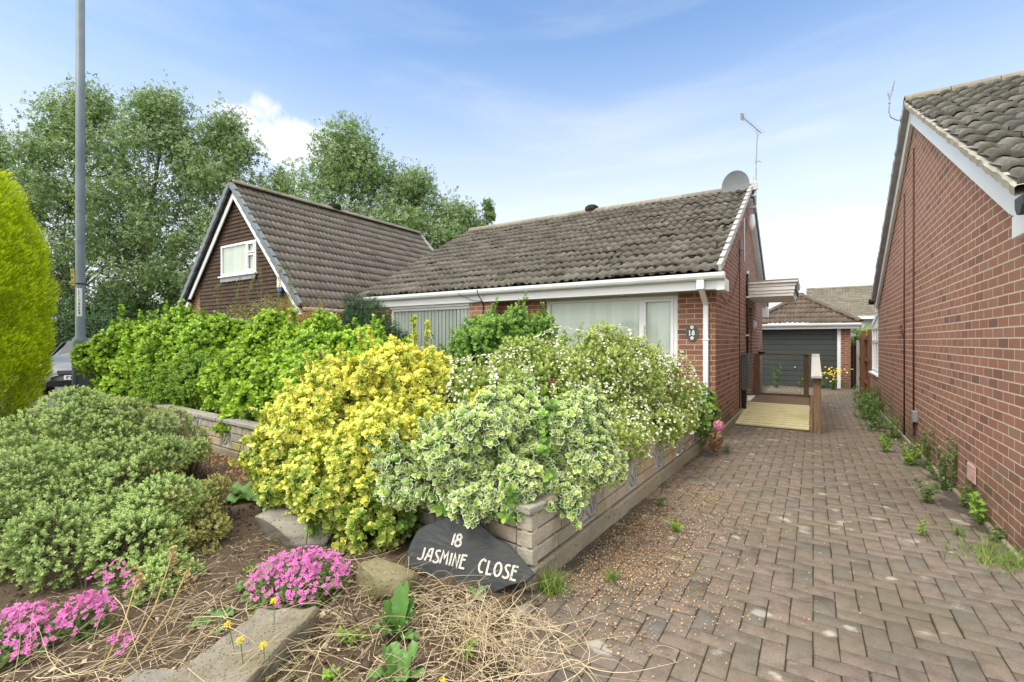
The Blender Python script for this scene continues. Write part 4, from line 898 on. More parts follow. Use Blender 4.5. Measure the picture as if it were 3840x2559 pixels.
# ------------------------------------------------------------------ lamp column and the car beyond it
def lamp():
    x, y = -12.32, 3.42; g = gz(y); t = empty('lamp_column', 'tall grey steel lamp column with white number strip', 'lamp post', (x, y, g))
    m = MB(); m.lathe([(.126, -.1), (.126, 1.36), (.118, 1.42), (.078, 1.48), (.074, 5), (.070, 8.6)], (x, y, g), 24); m.build('column', M['column'], t, smooth=True)
    for z in (2.52, 3.33, 3.37, 3.95):
        if z < 3: MB().lathe([(.079,-.012),(.081,-.012),(.081,.012),(.079,.012)], (x, y, g+z), 20).build('strap', M['black'], t)
        else: MB().lathe([(.0765,-.008),(.0785,-.006),(.0785,.006),(.0765,.008)], (x, y, g+z), 20).build('collar', M['column'], t)
    f = MB(); f.tube([(x+.02, y-.128, g+.4), (x+.10, y-.085, g+.42), (x+.105, y-.08, g+1.25)], .006, 6); f.build('door_edge', M['dark_grey'], t)
    head = MB(); head.tube([(x, y, g+8.55), (x-.05, y-.3, g+8.9), (x-.1, y-1.0, g+9.0)], .04, 8); arm = head.build('arm', M['column'], t); MB().box(x-.2, x+.05, y-1.5, y-.95, g+8.95, g+9.06).build('lantern', M['dish'], arm, .03)
    vx, vz = Vector((-x, -y, 0)).normalized(), Vector((0, 0, 1)); ex = vz.cross(vx); a0 = math.atan2(vx.y, vx.x); a0 -= R(12)
    lb = MB(); k = 8; z0, z1 = g+1.87, g+2.43
    ring = [(x+.0785*math.cos(a0-R(32)+R(64)*i/k), y+.0785*math.sin(a0-R(32)+R(64)*i/k)) for i in range(k+1)]
    lb.add([(p[0], p[1], z) for z in (z0, z1) for p in ring], [(i, i+1, k+2+i, k+1+i) for i in range(k)]); strip = lb.build('number_strip', M['white'], t)
    nn = Vector((math.cos(a0), math.sin(a0), 0)); ex = vz.cross(nn); T = MB(); h = .062; z = z1-.075
    for ch in 'LC17868':
        letters(ch, Vector((x, y, z))+nn*.0795-ex*.016, ex, vz, nn, h*.72, .15, T); z -= .064
    p = Vector((x, y, z+.03))+nn*.080; T.add([p-ex*.017, p+vz*-.022, p+ex*.017, p+vz*.022], [(0,1,2,3)]); T.build('number', M['black'], strip)
    b = MB(); c = Vector((x, y, g+2.64))+Vector((-.62,-.62,0)).normalized()*.10; q = [(-.16,-.035),(-.15,.02),(-.05,.028),(.05,.03),(.15,.02),(.17,-.02),(.1,-.035)]
    d = Vector((-.845,-.534,0)).normalized(); b.prism([c+vz*a+d*(b_*1.) +d*.0 for a, b_ in [(-.17,-.045),(-.16,.035),(-.05,.025),(.06,.03),(.16,.045),(.17,-.03),(0,-.05)]], Vector((.5,-.8,0)).normalized()*.05); bx = b.build('yellow_box', M['yellow_box'], t, .008)
    fx = Vector((.5,-.8,0)).normalized()*.052; s = MB(); s.obox(c+fx, d*.012, vz*.018, fx*.05); [s.obox(c+fx+vz*(k_*.03), d*.025, vz*.004, fx*.03) for k_ in (-4,-3,3,4)]; s.build('slot', M['black'], bx)
M['column'] = plain('blue grey column paint', (.135,.17,.20), .5, .4, .14, 3); M['yellow_box'] = plain('faded yellow plastic', (.42,.34,.10), .6, .3, .12, 9)
lamp()

def car():
    """small hatchback: lofted body sections, glazing, lights, wheels"""
    ox, oy = -17.75, 5.35; g = gz(5); ang = math.atan2(-.47, .88); ca, sa = math.cos(ang), math.sin(ang)
    t = empty('parked_car', 'silver grey hatchback parked behind the lamp column', 'car', (ox, oy, g))
    def T(p): return (ox+p[0]*ca-p[1]*sa, oy+p[0]*sa+p[1]*ca, g+p[2])
    def put(mb): mb.v = [T(p) for p in mb.v]; return mb
    secs = []     # x, half width low, half width waist, z bottom, z waist, z top, half width top
    for x, wl, ww, zb, zw, zt, wt in [(-1.95,.66,.70,.34,.78,.84,.60),(-1.88,.80,.84,.24,.86,1.00,.66),(-1.5,.84,.87,.2,.92,1.40,.60),(-.9,.85,.88,.2,.92,1.49,.60),(-.1,.85,.88,.2,.92,1.50,.61),(.45,.85,.88,.2,.92,1.42,.61),(1.05,.85,.88,.2,.93,.985,.72),(1.5,.84,.86,.2,.86,.92,.66),(1.85,.80,.80,.2,.70,.80,.56),(2.02,.66,.66,.24,.56,.64,.48),(2.06,.52,.54,.28,.48,.54,.40)]:
        h = []
        for sgn in (-1, 1):
            pr = [(wl*.7, zb), (wl, zb+.08), (ww, (zb+zw)/2), (ww*.985, zw), (wt+(ww-wt)*.25, zw+(zt-zw)*.65), (wt, zt-.02), (wt*.5, zt+.005)]
            h.append([(x, sgn*a, b) for a, b in pr])
        secs.append(h[0]+h[1][::-1])
    mb = MB(); n = len(secs[0]); vs = [p for q in secs for p in q]; fs = [(i*n+k, i*n+(k+1) % n, (i+1)*n+(k+1) % n, (i+1)*n+k) for i in range(len(secs)-1) for k in range(n)]+[tuple(range(n)), tuple(range((len(secs)-1)*n, len(secs)*n))[::-1]]
    mb.add(vs, [f[::-1] for f in fs]); body = put(mb).build('body', M['car_paint'], t, smooth=True); sb = body.modifiers.new('sub', 'SUBSURF'); sb.levels = 1; sb.render_levels = 2
    ws = MB(); ws.prism([(1.03,-.66,1.0),(1.03,.66,1.0),(.50,.56,1.395),(.50,-.56,1.395)], (.012,0,.016)); put(ws).build('windscreen', M['car_glass'], t, .004)
    for sg in (-1, 1):
        sw = MB(); sw.prism([(.93,sg*.825,.97),(.42,sg*.685,1.36),(-.85,sg*.68,1.40),(-1.45,sg*.70,1.28),(-1.5,sg*.84,.96)], (0,sg*.018,.006)); put(sw).build('side_window', M['car_glass'], t, .004)
        hl = MB(); hl.prism([(1.99,sg*.50,.60),(1.82,sg*.76,.66),(1.55,sg*.85,.80),(1.80,sg*.70,.79),(1.96,sg*.52,.68)], (.03,sg*.02,.02)); h = put(hl).build('headlight', M['headlight'], t, .008)
        mr = MB(); mr.obox((.78, sg*.98, 1.0), (.05,0,0), (0,.10,0), (0,0,.07)); put(mr).build('wing_mirror', M['car_paint'], t, .03)
        for x in (1.28, -1.28):
            w = MB(); w.lathe([(.20,-.10),(.29,-.10),(.315,-.07),(.315,.07),(.29,.10),(.20,.10)], (0,0,0), 28, 'y'); w.v = [(a+x, b+sg*.80, c+.315) for a, b, c in w.v]; wh = put(w).build('wheel', M['black'], t)
            r = MB(); r.lathe([(.0,.0),(.05,.03),(.19,.02),(.205,.05)], (0,0,0), 20, 'y'); r.v = [(a+x, b*sg+sg*.86, c+.315) for a, b, c in r.v]; put(r).build('rim', M['steel'], wh)
    b = MB(); b.prism([(2.055,-.60,.26),(2.055,.60,.26),(2.06,.66,.40),(2.06,-.66,.40)], (.03,0,.0)); b.prism([(2.04,-.40,.56),(2.04,.40,.56),(2.0,.42,.65),(2.0,-.42,.65)], (.03,0,0)); put(b).build('grille', M['black'], t, .006)
    p = MB(); p.obox((2.115, 0, .475), (.006,0,0), (0,.26,0), (0,0,.056)); pl = put(p).build('number_plate', M['white'], t)
    q = MB()
    for i in range(6): q.obox((2.124, -.20+.08*i, .475), (.002,0,0), (0,.012,0), (0,0,.035)); q.obox((2.124, -.17+.08*i, .475+.03*(-1)**i), (.002,0,0), (0,.018,0), (0,0,.007))
    put(q).build('plate_marks', M['black'], pl)
M['car_paint'] = plain('silver grey car paint', (.15,.165,.18), .28, .5, .04, 2, 0, .35); M['car_glass'] = plain('dark car glass', (.05,.06,.065), .05, .6, .05); M['headlight'] = plain('clear headlight', (.62,.64,.66), .12, .6, .1)
car()

# ------------------------------------------------------------------ soil
def soil():
    nx, ny = 220, 90; X, Y = np.meshgrid(np.linspace(-11.9, .2, nx), np.linspace(-.3, 3.3, ny)); top = np.where(X > -5.08, 2.27+(-1.31-X)*.159, 2.87+(-5.08-X)*.0735)
    edge = np.where(Y > 2.1, -1.28, -1.30+.34*(2.15-Y)+.05*np.sin(9*Y)); X2 = np.minimum(X, edge+.10*np.sin(13*Y)*.3+.12); Y2 = np.minimum(Y, top+.04)
    fade = np.clip((edge-X2+.02)/.35, 0, 1)
    Z = .05-.01*Y2+.012*wave(X2, Y2, 3, 1)*fade+.010*wave(X2, Y2, 11, 2)*fade+.035*fade-.006-.014*(1-fade)
    V = np.stack([X2, Y2, Z], -1).reshape(-1, 3); F = [(j*nx+i, j*nx+i+1, (j+1)*nx+i+1, (j+1)*nx+i) for j in range(ny-1) for i in range(nx-1)]
    kind(raw('flower_bed', V, np.array(F).ravel(), np.arange(len(F))*4, M['soil'], smooth=True), 'structure')
    m = MB(); m.add([(x, y, gz(y)+.16) for x, y in [(-1.43,2.38),(-1.35,6.9),(-5.6,6.92),(-11.2,6.9),(-11.7,3.46),(-5.08,2.98)]], [tuple(range(6))]); kind(m.build('front_garden_soil', M['soil']), 'structure')
soil()

# ------------------------------------------------------------------ rocks
def rock(name, label, c, size, rz, seed, mat, rough=.12, tilt=(0, 0), flat=None, cuts=11):
    import bmesh
    bm = bmesh.new(); bmesh.ops.create_icosphere(bm, subdivisions=5, radius=1); g = random.Random(seed); me = bpy.data.meshes.new(name)
    ns = [Vector((g.gauss(0,1), g.gauss(0,1), g.gauss(0,1))).normalized() for _ in range(cuts)]; ds = [g.uniform(.52, .82) for _ in ns]
    if flat: ns.append(Vector((0,0,1))); ds.append(flat)
    P = np.array([v.co[:] for v in bm.verts])
    for n, d in zip(ns, ds):
        n = np.array(n[:]); k = P@n; over = np.maximum(k-d, 0); P = P-np.outer(over*.93, n)
    w = wave(P[:, 0]+P[:, 2]*.7, P[:, 1]-P[:, 2]*.5, 2.5, seed)+.5*wave(P[:, 0]*1.3-P[:, 2], P[:, 1]+P[:, 2], 8, seed+1)
    P = P*(1+rough*.35*w[:, None]); P = P*np.array(size)
    M_ = Matrix.Rotation(rz, 3, 'Z')@Matrix.Rotation(tilt[0], 3, 'X')@Matrix.Rotation(tilt[1], 3, 'Y')
    P = P@np.array(M_).T
    for v, p in zip(bm.verts, P): v.co = p
    bm.to_mesh(me); bm.free(); me.shade_smooth(); o = bpy.data.objects.new(name, me); C.objects.link(o); o.location = c; me.materials.append(mat)
    tag(o, label, 'rock', 'rocks in the flower bed'); return o
rock('rock', 'rounded yellow green stone between the pink flowers and the slate sign', (-1.93, 1.80, .10), (.19, .13, .15), .5, 4, M['rock_mossy'], .12, (.1,.25))
rock('rock', 'broad flat topped grey rock behind the pink flower clump', (-2.98, 1.98, .10), (.37, .22, .16), .45, 12, M['rock'], .10, (0,.05), .75)
rock('rock', 'pitted brown grey rock behind the broad flat rock', (-3.48, 2.22, .12), (.30, .20, .18), .5, 23, M['rock'], .2, (.1,-.1))
rock('rock', 'tan stone half hidden under the yellow shrub', (-2.85, 2.28, .10), (.17, .14, .16), .2, 31, M['rock_brown'], .12)
rock('rock', 'low grey stone cut by the bottom left edge', (-2.12, .80, .05), (.22, .13, .085), .4, 44, M['rock'], .12)
M['rock_slab'] = mat_stone('grey brown slab stone', (.20,.175,.13), (.33,.30,.24), (.17,.145,.075), 9, .6)
def slab_rock():
    # long slab with a flat top and a steep near face
    a = Vector((-2.22, 1.28, .135)); b = Vector((-1.97, 1.41, .150)); c = Vector((-1.74, .92, .140)); d = Vector((-2.05, .82, .130)); mb = MB()
    top = []; 
    for p, q in ((a, b), (b, c), (c, d), (d, a)):
        for f in (0, .2, .4, .6, .8): top.append(p.lerp(q, f)+Vector((random.uniform(-.012,.012), random.uniform(-.012,.012), random.uniform(-.006,.006))))
    cen = sum(top, Vector())/len(top); k = len(top)
    rings = [[cen+(p-cen)*.5+Vector((0,0,random.uniform(-.004,.006))) for p in top], [cen+(p-cen)*.95+Vector((0,0,.002)) for p in top], [p-Vector((0,0,.014)) for p in top], [cen+(p-cen)*random.uniform(.98,1.06)-Vector((0,0,.07+random.uniform(0,.02))) for p in top], [cen+(p-cen)*1.02-Vector((0,0,.17)) for p in top]]
    V = [cen]+[p for r in rings for p in r]; F = [(0, 1+i, 1+(i+1) % k) for i in range(k)]+[(1+r*k+i, 1+(r+1)*k+i, 1+(r+1)*k+(i+1) % k, 1+r*k+(i+1) % k) for r in range(4) for i in range(k)]
    nz = (Vector(V[2])-cen).cross(Vector(V[1])-cen).z
    if nz > 0: F = [f[::-1] for f in F]
    import bmesh
    mb.add(V, F); o = mb.build('rock', M['rock_slab'], None); bm = bmesh.new(); bm.from_mesh(o.data); bmesh.ops.subdivide_edges(bm, edges=bm.edges[:], cuts=3, use_grid_fill=True); bmesh.ops.subdivide_edges(bm, edges=bm.edges[:], cuts=1, use_grid_fill=True); bm.normal_update()
    P = np.array([v.co[:] for v in bm.verts]); w = .007*wave(P[:, 0]+P[:, 2], P[:, 1]-P[:, 2], 14, 3)+.0035*wave(P[:, 0]-P[:, 2]*.7, P[:, 1]+P[:, 2], 55, 5)-.010*np.maximum(0, wave(P[:, 0], P[:, 1]+P[:, 2], 26, 9)-.9)
    for v, d_ in zip(bm.verts, w): v.co += v.normal*d_
    bm.to_mesh(o.data); bm.free(); o.data.shade_smooth()
    tag(o, 'long angular slab of stone in front of the pink flowers, under the dandelions', 'rock', 'rocks in the flower bed')
slab_rock()

# ------------------------------------------------------------------ foliage tools (numpy, real leaves)
LEAF8 = (np.array([(0,0,0),(-.34,.30,.07),(0,.34,0),(.34,.30,.07),(-.36,.68,.06),(0,.70,-.02),(.36,.68,.06),(0,1,-.07)]), [(0,2,1),(0,3,2),(1,2,5,4),(2,3,6,5),(4,5,7),(5,6,7)], np.array([0,1,0,1,1,0,1,1.]))
LEAF4 = (np.array([(0,0,0),(-.30,.5,.05),(.30,.5,.05),(0,1,-.05)]), [(0,2,1),(1,2,3)], np.array([0,1,1,.6]))
LEAFR = (np.array([(0,0,0),(-.46,.28,.05),(-.52,.62,.05),(-.25,.96,.0),(.25,.96,.0),(.52,.62,.05),(.46,.28,.05),(0,.5,-.02)]), [(7,1,0),(7,2,1),(7,3,2),(7,4,3),(7,5,4),(7,6,5),(7,0,6)], np.array([.5,1,1,1,1,1,1,0.]))
def sprig(leaf, k, size, length, tilt0, tilt1, g, width=1., curl=.15, golden=137.5, stemgap=0.):
    """k leaves up a short stem along +z: template verts, faces, edge and age values"""
    lv, lf, le = leaf; Vs, Fs, E_, A_, I_ = [], [], [], [], []
    for i in range(k):
        f = (i+.5)/k; az_ = R(golden*i)+g.uniform(-.25,.25); tl = R(tilt0+(tilt1-tilt0)*f)+g.uniform(-.15,.15); sz = size*(1-.35*f**2)*g.uniform(.8,1.15)
        P = lv*np.array((width, 1, 1))*sz; P[:, 2] += curl*sz*(P[:, 1]/sz-.2)**2*-1
        rl = g.uniform(-.3,.3); c_, s_ = math.cos(rl), math.sin(rl); P = np.stack([P[:,0]*c_+P[:,2]*s_, P[:,1], -P[:,0]*s_+P[:,2]*c_], -1)
        # leaf axis from +y tipped up towards +z, then turned round the stem
        ca, sa = math.cos(math.pi/2-tl), math.sin(math.pi/2-tl); P = np.stack([P[:,0], P[:,1]*ca-P[:,2]*sa, P[:,1]*sa+P[:,2]*ca], -1)
        ca, sa = math.cos(az_), math.sin(az_); P = np.stack([P[:,0]*ca-P[:,1]*sa, P[:,0]*sa+P[:,1]*ca, P[:,2]+length*(stemgap+(1-stemgap)*f)], -1)
        b = len(lv)*i; Vs.append(P); Fs += [tuple(v+b for v in q) for q in lf]; E_.append(le); A_.append(np.full(len(lv), f)); I_.append(np.full(len(lv), i))
    return np.concatenate(Vs), Fs, np.concatenate(E_), np.concatenate(A_), np.concatenate(I_)
def scatter(name, sprigs, P, N, S_, mat, parent, g, rndP=None, spin=True):
    """plant one of the sprigs at every point, its stem along the given direction"""
    P, N = np.asarray(P, float), np.asarray(N, float); N = N/np.linalg.norm(N, axis=1, keepdims=True); n = len(P); S_ = np.broadcast_to(S_, n)
    which = g.integers(0, len(sprigs), n); AV, AL, AS, AR, AE, AA = [], [], [], [], [], []; vb = lb = 0
    for w, (tv, tf, te, ta, ti) in enumerate(sprigs):
        ids = np.nonzero(which == w)[0]; m = len(ids)
        if not m: continue
        z = N[ids]; h = np.where(np.abs(z[:, 2:3]) < .95, np.array([[0,0,1.]]), np.array([[1.,0,0]])); x = np.cross(h, z); x /= np.linalg.norm(x, axis=1, keepdims=True); y = np.cross(z, x)
        a = g.uniform(0, 2*np.pi, m) if spin else np.zeros(m); ca, sa = np.cos(a)[:, None], np.sin(a)[:, None]; x, y = x*ca+y*sa, -x*sa+y*ca
        B = np.stack([x, y, z], 1)*S_[ids][:, None, None]; V = np.einsum('vi,mij->mvj', tv, B)+P[ids][:, None]; nv = len(tv)
        fl = np.array([v for q in tf for v in q]); fs = np.cumsum([0]+[len(q) for q in tf])[:-1]
        AL.append((fl[None]+(np.arange(m)*nv)[:, None]+vb).ravel()); AS.append((fs[None]+(np.arange(m)*len(fl))[:, None]+lb).ravel()); vb += m*nv; lb += m*len(fl); AV.append(V.reshape(-1, 3))
        base = rndP[ids] if rndP is not None else g.random(m); k = ti.max()+1; lr = g.random((m, k))[:, ti.astype(int)]; AR.append(np.clip(base[:, None]*.65+lr*.35, 0, 1).ravel()); AE.append(np.tile(te, m)); AA.append(np.tile(ta, m))
    return raw(name, np.concatenate(AV), np.concatenate(AL), np.concatenate(AS), mat, parent, attrs={'rnd': np.concatenate(AR), 'edge': np.concatenate(AE), 'age': np.concatenate(AA)})
def shell(lobes, n, g, inner=.72, lump=.13, freq=7., zmin=None, keep=.80, up=.35, power=1.):
    """points on and just under the surface of a cluster of lobes, with outward directions"""
    Lb = np.array([l if len(l) == 6 else (l[0], l[1], l[2], l[3], l[3], l[3]*.92) for l in lobes], float); ar = (Lb[:, 3]*Lb[:, 4]*Lb[:, 5])**(2/3); out_P, out_N, got = [], [], 0
    while got < n:
        m = (n-got)*3+200; w = g.choice(len(Lb), m, p=ar/ar.sum()); d = g.normal(0, 1, (m, 3)); d /= np.linalg.norm(d, axis=1, keepdims=True)
        rr = 1-(1-inner)*g.random(m)**power; c, r = Lb[w, :3], Lb[w, 3:]; p0 = c+d*r
        q = 1+lump*wave(p0[:, 0]+p0[:, 2]*.6, p0[:, 1]-p0[:, 2]*.7, freq, 11)
        P = c+d*r*(rr*q)[:, None]; ok = np.ones(m, bool)
        for j in range(len(Lb)):
            v = np.linalg.norm((P-Lb[j, :3])/Lb[j, 3:], axis=1); ok &= (v > keep*.86) | (w == j)
        ok &= P[:, 2] > (zmin if zmin is not None else .02)
        N = d/r; N /= np.linalg.norm(N, axis=1, keepdims=True); N = N+np.array((0, 0, up))+g.normal(0, .28, (m, 3))
        out_P.append(P[ok]); out_N.append(N[ok]); got += ok.sum()
    return np.concatenate(out_P)[:n], np.concatenate(out_N)[:n]
def strands(name, P0, D, L_, bend, w, mat, parent, g, seg=5, droop=0., curl=0., rnd=None):
    """thin blades or twigs as crossed ribbons"""
    P0, D = np.asarray(P0, float), np.asarray(D, float); n = len(P0); D = D/np.linalg.norm(D, axis=1, keepdims=True); L_ = np.broadcast_to(L_, n); w = np.broadcast_to(w, n)
    b = g.normal(0, 1, (n, 3)); b -= (b*D).sum(1, keepdims=True)*D; b /= np.linalg.norm(b, axis=1, keepdims=True)+1e-9; c = np.cross(D, b); cu = g.normal(0, 1, n)*curl
    Vs = []
    for i in range(seg+1):
        f = i/seg; p = P0+D*(L_*f)[:, None]+b*(bend*L_*f*f)[:, None]+c*(cu*L_*np.sin(f*math.pi*1.3))[:, None]; p[:, 2] -= droop*L_*f*f; ww = (w*(1-.75*f))[:, None]; Vs += [p-c*ww, p+c*ww, p-b*ww, p+b*ww]
    V = np.stack(Vs, 1); nv = 4*(seg+1); F = [(4*i+o, 4*i+o+1, 4*i+o+5, 4*i+o+4) for i in range(seg) for o in (0, 2)]; F = np.array(F)[None]+(np.arange(n)*nv)[:, None, None]
    r = g.random(n) if rnd is None else rnd
    return raw(name, V.reshape(-1, 3), F.ravel(), np.arange(n*2*seg)*4, mat, parent, attrs={'rnd': np.repeat(r, nv)})
def mat_leaf(name, inner, margin=None, young=None, lo=.35, hi=.6, rough=.45, trans=.28, spread=.35, spec=.4, old=None, shift=0.):
    """leaf: centre colour, optional pale margin, optional fresh growth at the shoot tip"""
    t = MT(name, rough, spec); r = t.attr('rnd'); a = t.attr('age'); e = t.attr('edge')
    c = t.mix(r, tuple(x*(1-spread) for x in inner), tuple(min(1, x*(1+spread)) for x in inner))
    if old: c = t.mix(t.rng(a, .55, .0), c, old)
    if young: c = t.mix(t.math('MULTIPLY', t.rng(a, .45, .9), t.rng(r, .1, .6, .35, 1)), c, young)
    if margin:
        n = t.noise(60, 2, .5); m = t.rng(t.math('ADD', t.math('ADD', e, t.math('MULTIPLY', r, shift)), t.math('MULTIPLY', t.math('SUBTRACT', n, .5), .7)), lo, hi)
        m2 = t.mix(r, tuple(x*.82 for x in margin), margin); c = t.mix(m, c, m2)
    t.col(c); out = t.nt.nodes['Material Output']; tr = t.n('ShaderNodeBsdfTranslucent'); t.l(t.mix(1., c, (1.15,1.15,.7), 'MULTIPLY'), tr.inputs[0]); mx = t.n('ShaderNodeMixShader'); mx.inputs[0].default_value = trans
    t.l(t.b.outputs[0], mx.inputs[1]); t.l(tr.outputs[0], mx.inputs[2]); t.l(mx.outputs[0], out.inputs[0]); return t.m
M['leaf_hedge'] = mat_leaf('fresh green hedge leaf', (.23,.40,.03), None, (.50,.68,.085), rough=.4, old=(.08,.19,.016))
M['leaf_small'] = mat_leaf('green small leaf', (.17,.32,.028), None, (.36,.54,.06), rough=.45, old=(.07,.16,.016))
M['leaf_yellow'] = mat_leaf('yellow variegated leaf', (.16,.34,.035), (.92,.85,.18), (.94,.89,.27), .92, 1.24, .42, .22, .4, old=(.11,.27,.025), shift=.95)
M['leaf_white'] = mat_leaf('white margined leaf', (.12,.29,.05), (.93,.92,.68), (.50,.66,.12), .64, .78, .42, .24, .35, old=(.07,.18,.03))
M['leaf_esc'] = mat_leaf('mid green small leaf', (.31,.42,.085), None, (.68,.71,.28), old=(.15,.25,.05))
M['leaf_privet'] = mat_leaf('green privet leaf', (.17,.33,.06), None, (.38,.55,.11), old=(.08,.19,.04))
M['leaf_gold'] = mat_leaf('golden conifer spray', (.50,.63,.012), None, (.72,.80,.03), trans=.36, rough=.6, spec=.2, old=(.27,.40,.010))
M['leaf_yew'] = mat_leaf('dark yew needle', (.022,.06,.018), None, (.05,.115,.03), trans=.12, rough=.6)
M['leaf_rusty'] = mat_leaf('rusty orange leaf', (.30,.19,.05), None, (.42,.25,.09), trans=.3, old=(.18,.20,.05))
M['leaf_airy'] = mat_leaf('olive maple leaf', (.17,.19,.05), None, (.28,.22,.09), trans=.3)
M['leaf_hebe'] = mat_leaf('grey green hebe leaf', (.31,.44,.14), None, (.52,.63,.25), trans=.22, rough=.5, old=(.11,.17,.035))
M['leaf_hebe_y'] = mat_leaf('yellowed hebe leaf', (.36,.36,.11), None, (.48,.45,.17), trans=.18, rough=.5, old=(.17,.17,.05))
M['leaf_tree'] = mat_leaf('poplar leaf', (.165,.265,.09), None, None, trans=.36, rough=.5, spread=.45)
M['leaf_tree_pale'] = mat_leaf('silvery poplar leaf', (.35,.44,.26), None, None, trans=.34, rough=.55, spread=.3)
M['leaf_dark'] = mat_leaf('dark hedge leaf', (.035,.085,.025), None, (.07,.17,.035), trans=.15)
M['leaf_weed'] = mat_leaf('weed leaf', (.105,.19,.045), None, (.2,.33,.07), trans=.3)
M['leaf_lime'] = mat_leaf('lime green weed leaf', (.20,.36,.04), None, (.34,.50,.07), trans=.3)
M['leaf_dock'] = mat_leaf('dock leaf', (.12,.25,.06), None, None, trans=.2, rough=.4, spread=.2)
M['petal_white'] = mat_leaf('white petal', (.80,.80,.72), None, None, trans=.3, rough=.6, spread=.06)
M['petal_pink'] = mat_leaf('magenta pink petal', (.62,.17,.47), None, None, trans=.3, rough=.6, spread=.14)
M['petal_rose'] = mat_leaf('soft pink petal', (.78,.36,.50), None, None, trans=.3, rough=.6, spread=.12)
M['petal_yellow'] = mat_leaf('yellow petal', (.80,.62,.02), None, None, trans=.2, rough=.6, spread=.08)
M['petal_brown'] = mat_leaf('withered petal', (.36,.22,.11), None, None, trans=.15, rough=.9, spread=.45)
M['twig'] = plain('brown twig', (.11,.085,.06), .9, .1, .3, 20); M['bark'] = plain('grey brown bark', (.13,.115,.095), .95, .1, .3, 9, .5); M['stem'] = plain('green stem', (.12,.19,.05), .7, .2, .2, 9)
def mat_straw():
    t = MT('dry straw', .8, .2); t.col(t.mix(t.attr('rnd'), (.36,.27,.15), (.74,.64,.45))); return t.m
M['straw'] = mat_straw()
def mat_grass():
    t = MT('grass blade', .6, .3); t.col(t.mix(t.attr('rnd'), (.09,.17,.03), (.26,.36,.06))); return t.m
M['grass'] = mat_grass()
G = np.random.default_rng(21)
def SP(leaf, k, size, length, t0, t1, n=4, **kw): return [sprig(leaf, k, size, length, t0, t1, G, **kw) for _ in range(n)]
def twigs_in(lobes, n, mat, parent, w=.004, name='twigs', base=None):
    L = np.array([l[:4] for l in lobes]); i = G.integers(0, len(L), n); c = L[i, :3]; r = L[i, 3]
    if base is None: b = c.copy(); b[:, 2] = np.minimum(.05, c[:, 2]-.05); b[:, :2] += G.normal(0, .12, (n, 2))
    else: b = np.array(base)[None]+G.normal(0, .10, (n, 3))*np.array((1,1,.2))
    e = c+G.normal(0, .45, (n, 3))*r[:, None]; d = e-b; return strands(name, b, d, np.linalg.norm(d, axis=1), .12, w, mat, parent, G, 5, 0., .05)
def shrub(name, label, cat, lobes, n, sprigs, mat, inner=.72, scale=(.8, 1.2), base=None, twigs=60, shoots=None, group=None, stray=0, slen=(.06, .2), rise=None, hole=.85, hole_f=6., void=None, **kw):
    L = np.array([l[:3] for l in lobes]); c = L.mean(0); t = empty(name, label, cat, (c[0], c[1], gz(c[1])), group)
    P, N = shell(lobes, n, G, inner, **kw); hol = wave(P[:, 0]*1.1+P[:, 2]*.8, P[:, 1]-P[:, 2]*.9, hole_f, 19) > -hole; 
    for v_ in (void or ()): hol &= np.linalg.norm(P-np.array(v_[:3]), axis=1) > v_[3]
    P, N = P[hol], N[hol]; r = np.clip(.5+.35*wave(P[:, 0]+P[:, 2], P[:, 1]-P[:, 2], 5, 77)+G.normal(0, .15, len(P)), 0, 1)
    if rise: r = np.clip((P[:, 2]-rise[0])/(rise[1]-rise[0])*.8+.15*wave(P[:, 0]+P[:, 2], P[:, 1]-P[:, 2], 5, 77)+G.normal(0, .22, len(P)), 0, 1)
    scatter('foliage', sprigs, P, N, G.uniform(*scale, len(P)), mat, t, G, r); twigs_in(lobes, twigs, M['twig'], t, .005, 'stems', base)
    if stray:
        Q, D = shell(lobes, stray, G, .96, .05, 7, up=.9, keep=.97); D = D/np.linalg.norm(D, axis=1, keepdims=True); ln = G.uniform(*slen, stray); QP, QN, QS = [], [], []
        for q, d, l in zip(Q, D, ln):
            k = max(2, int(l/.024))
            for i in range(k): f = (i+1)/k; QP.append(q+d*l*f+np.array((0, 0, -.12*l*f*f))); QN.append(d+G.normal(0, .45, 3)); QS.append(G.uniform(.75, 1.1)*(1.1-.45*f))
        scatter('stray_sprays', sprigs, QP, QN, np.array(QS), mat, t, G); strands('spray_stems', Q-D*.05, D, ln+.05, .02, .0026, M['stem'], t, G, 4)
    if shoots:
        for (x, y, z, l) in shoots:
            k = int(l/.022); lean = G.normal(0, .12, 2); Q = np.array([(x+lean[0]*l*i/k, y+lean[1]*l*i/k, z-l+l*i/k) for i in range(k)])
            sh = scatter('shoot', sprigs, Q, G.normal(0, .5, Q.shape)+np.array((0,0,.9)), G.uniform(.6, 1.0, k), mat, t, G); MB().tube([(x, y, z-l-.15), (x+lean[0]*l*.9, y+lean[1]*l*.9, z-l*.1)], [.005, .002], 5).build('stem', M['stem'], sh)
    return t

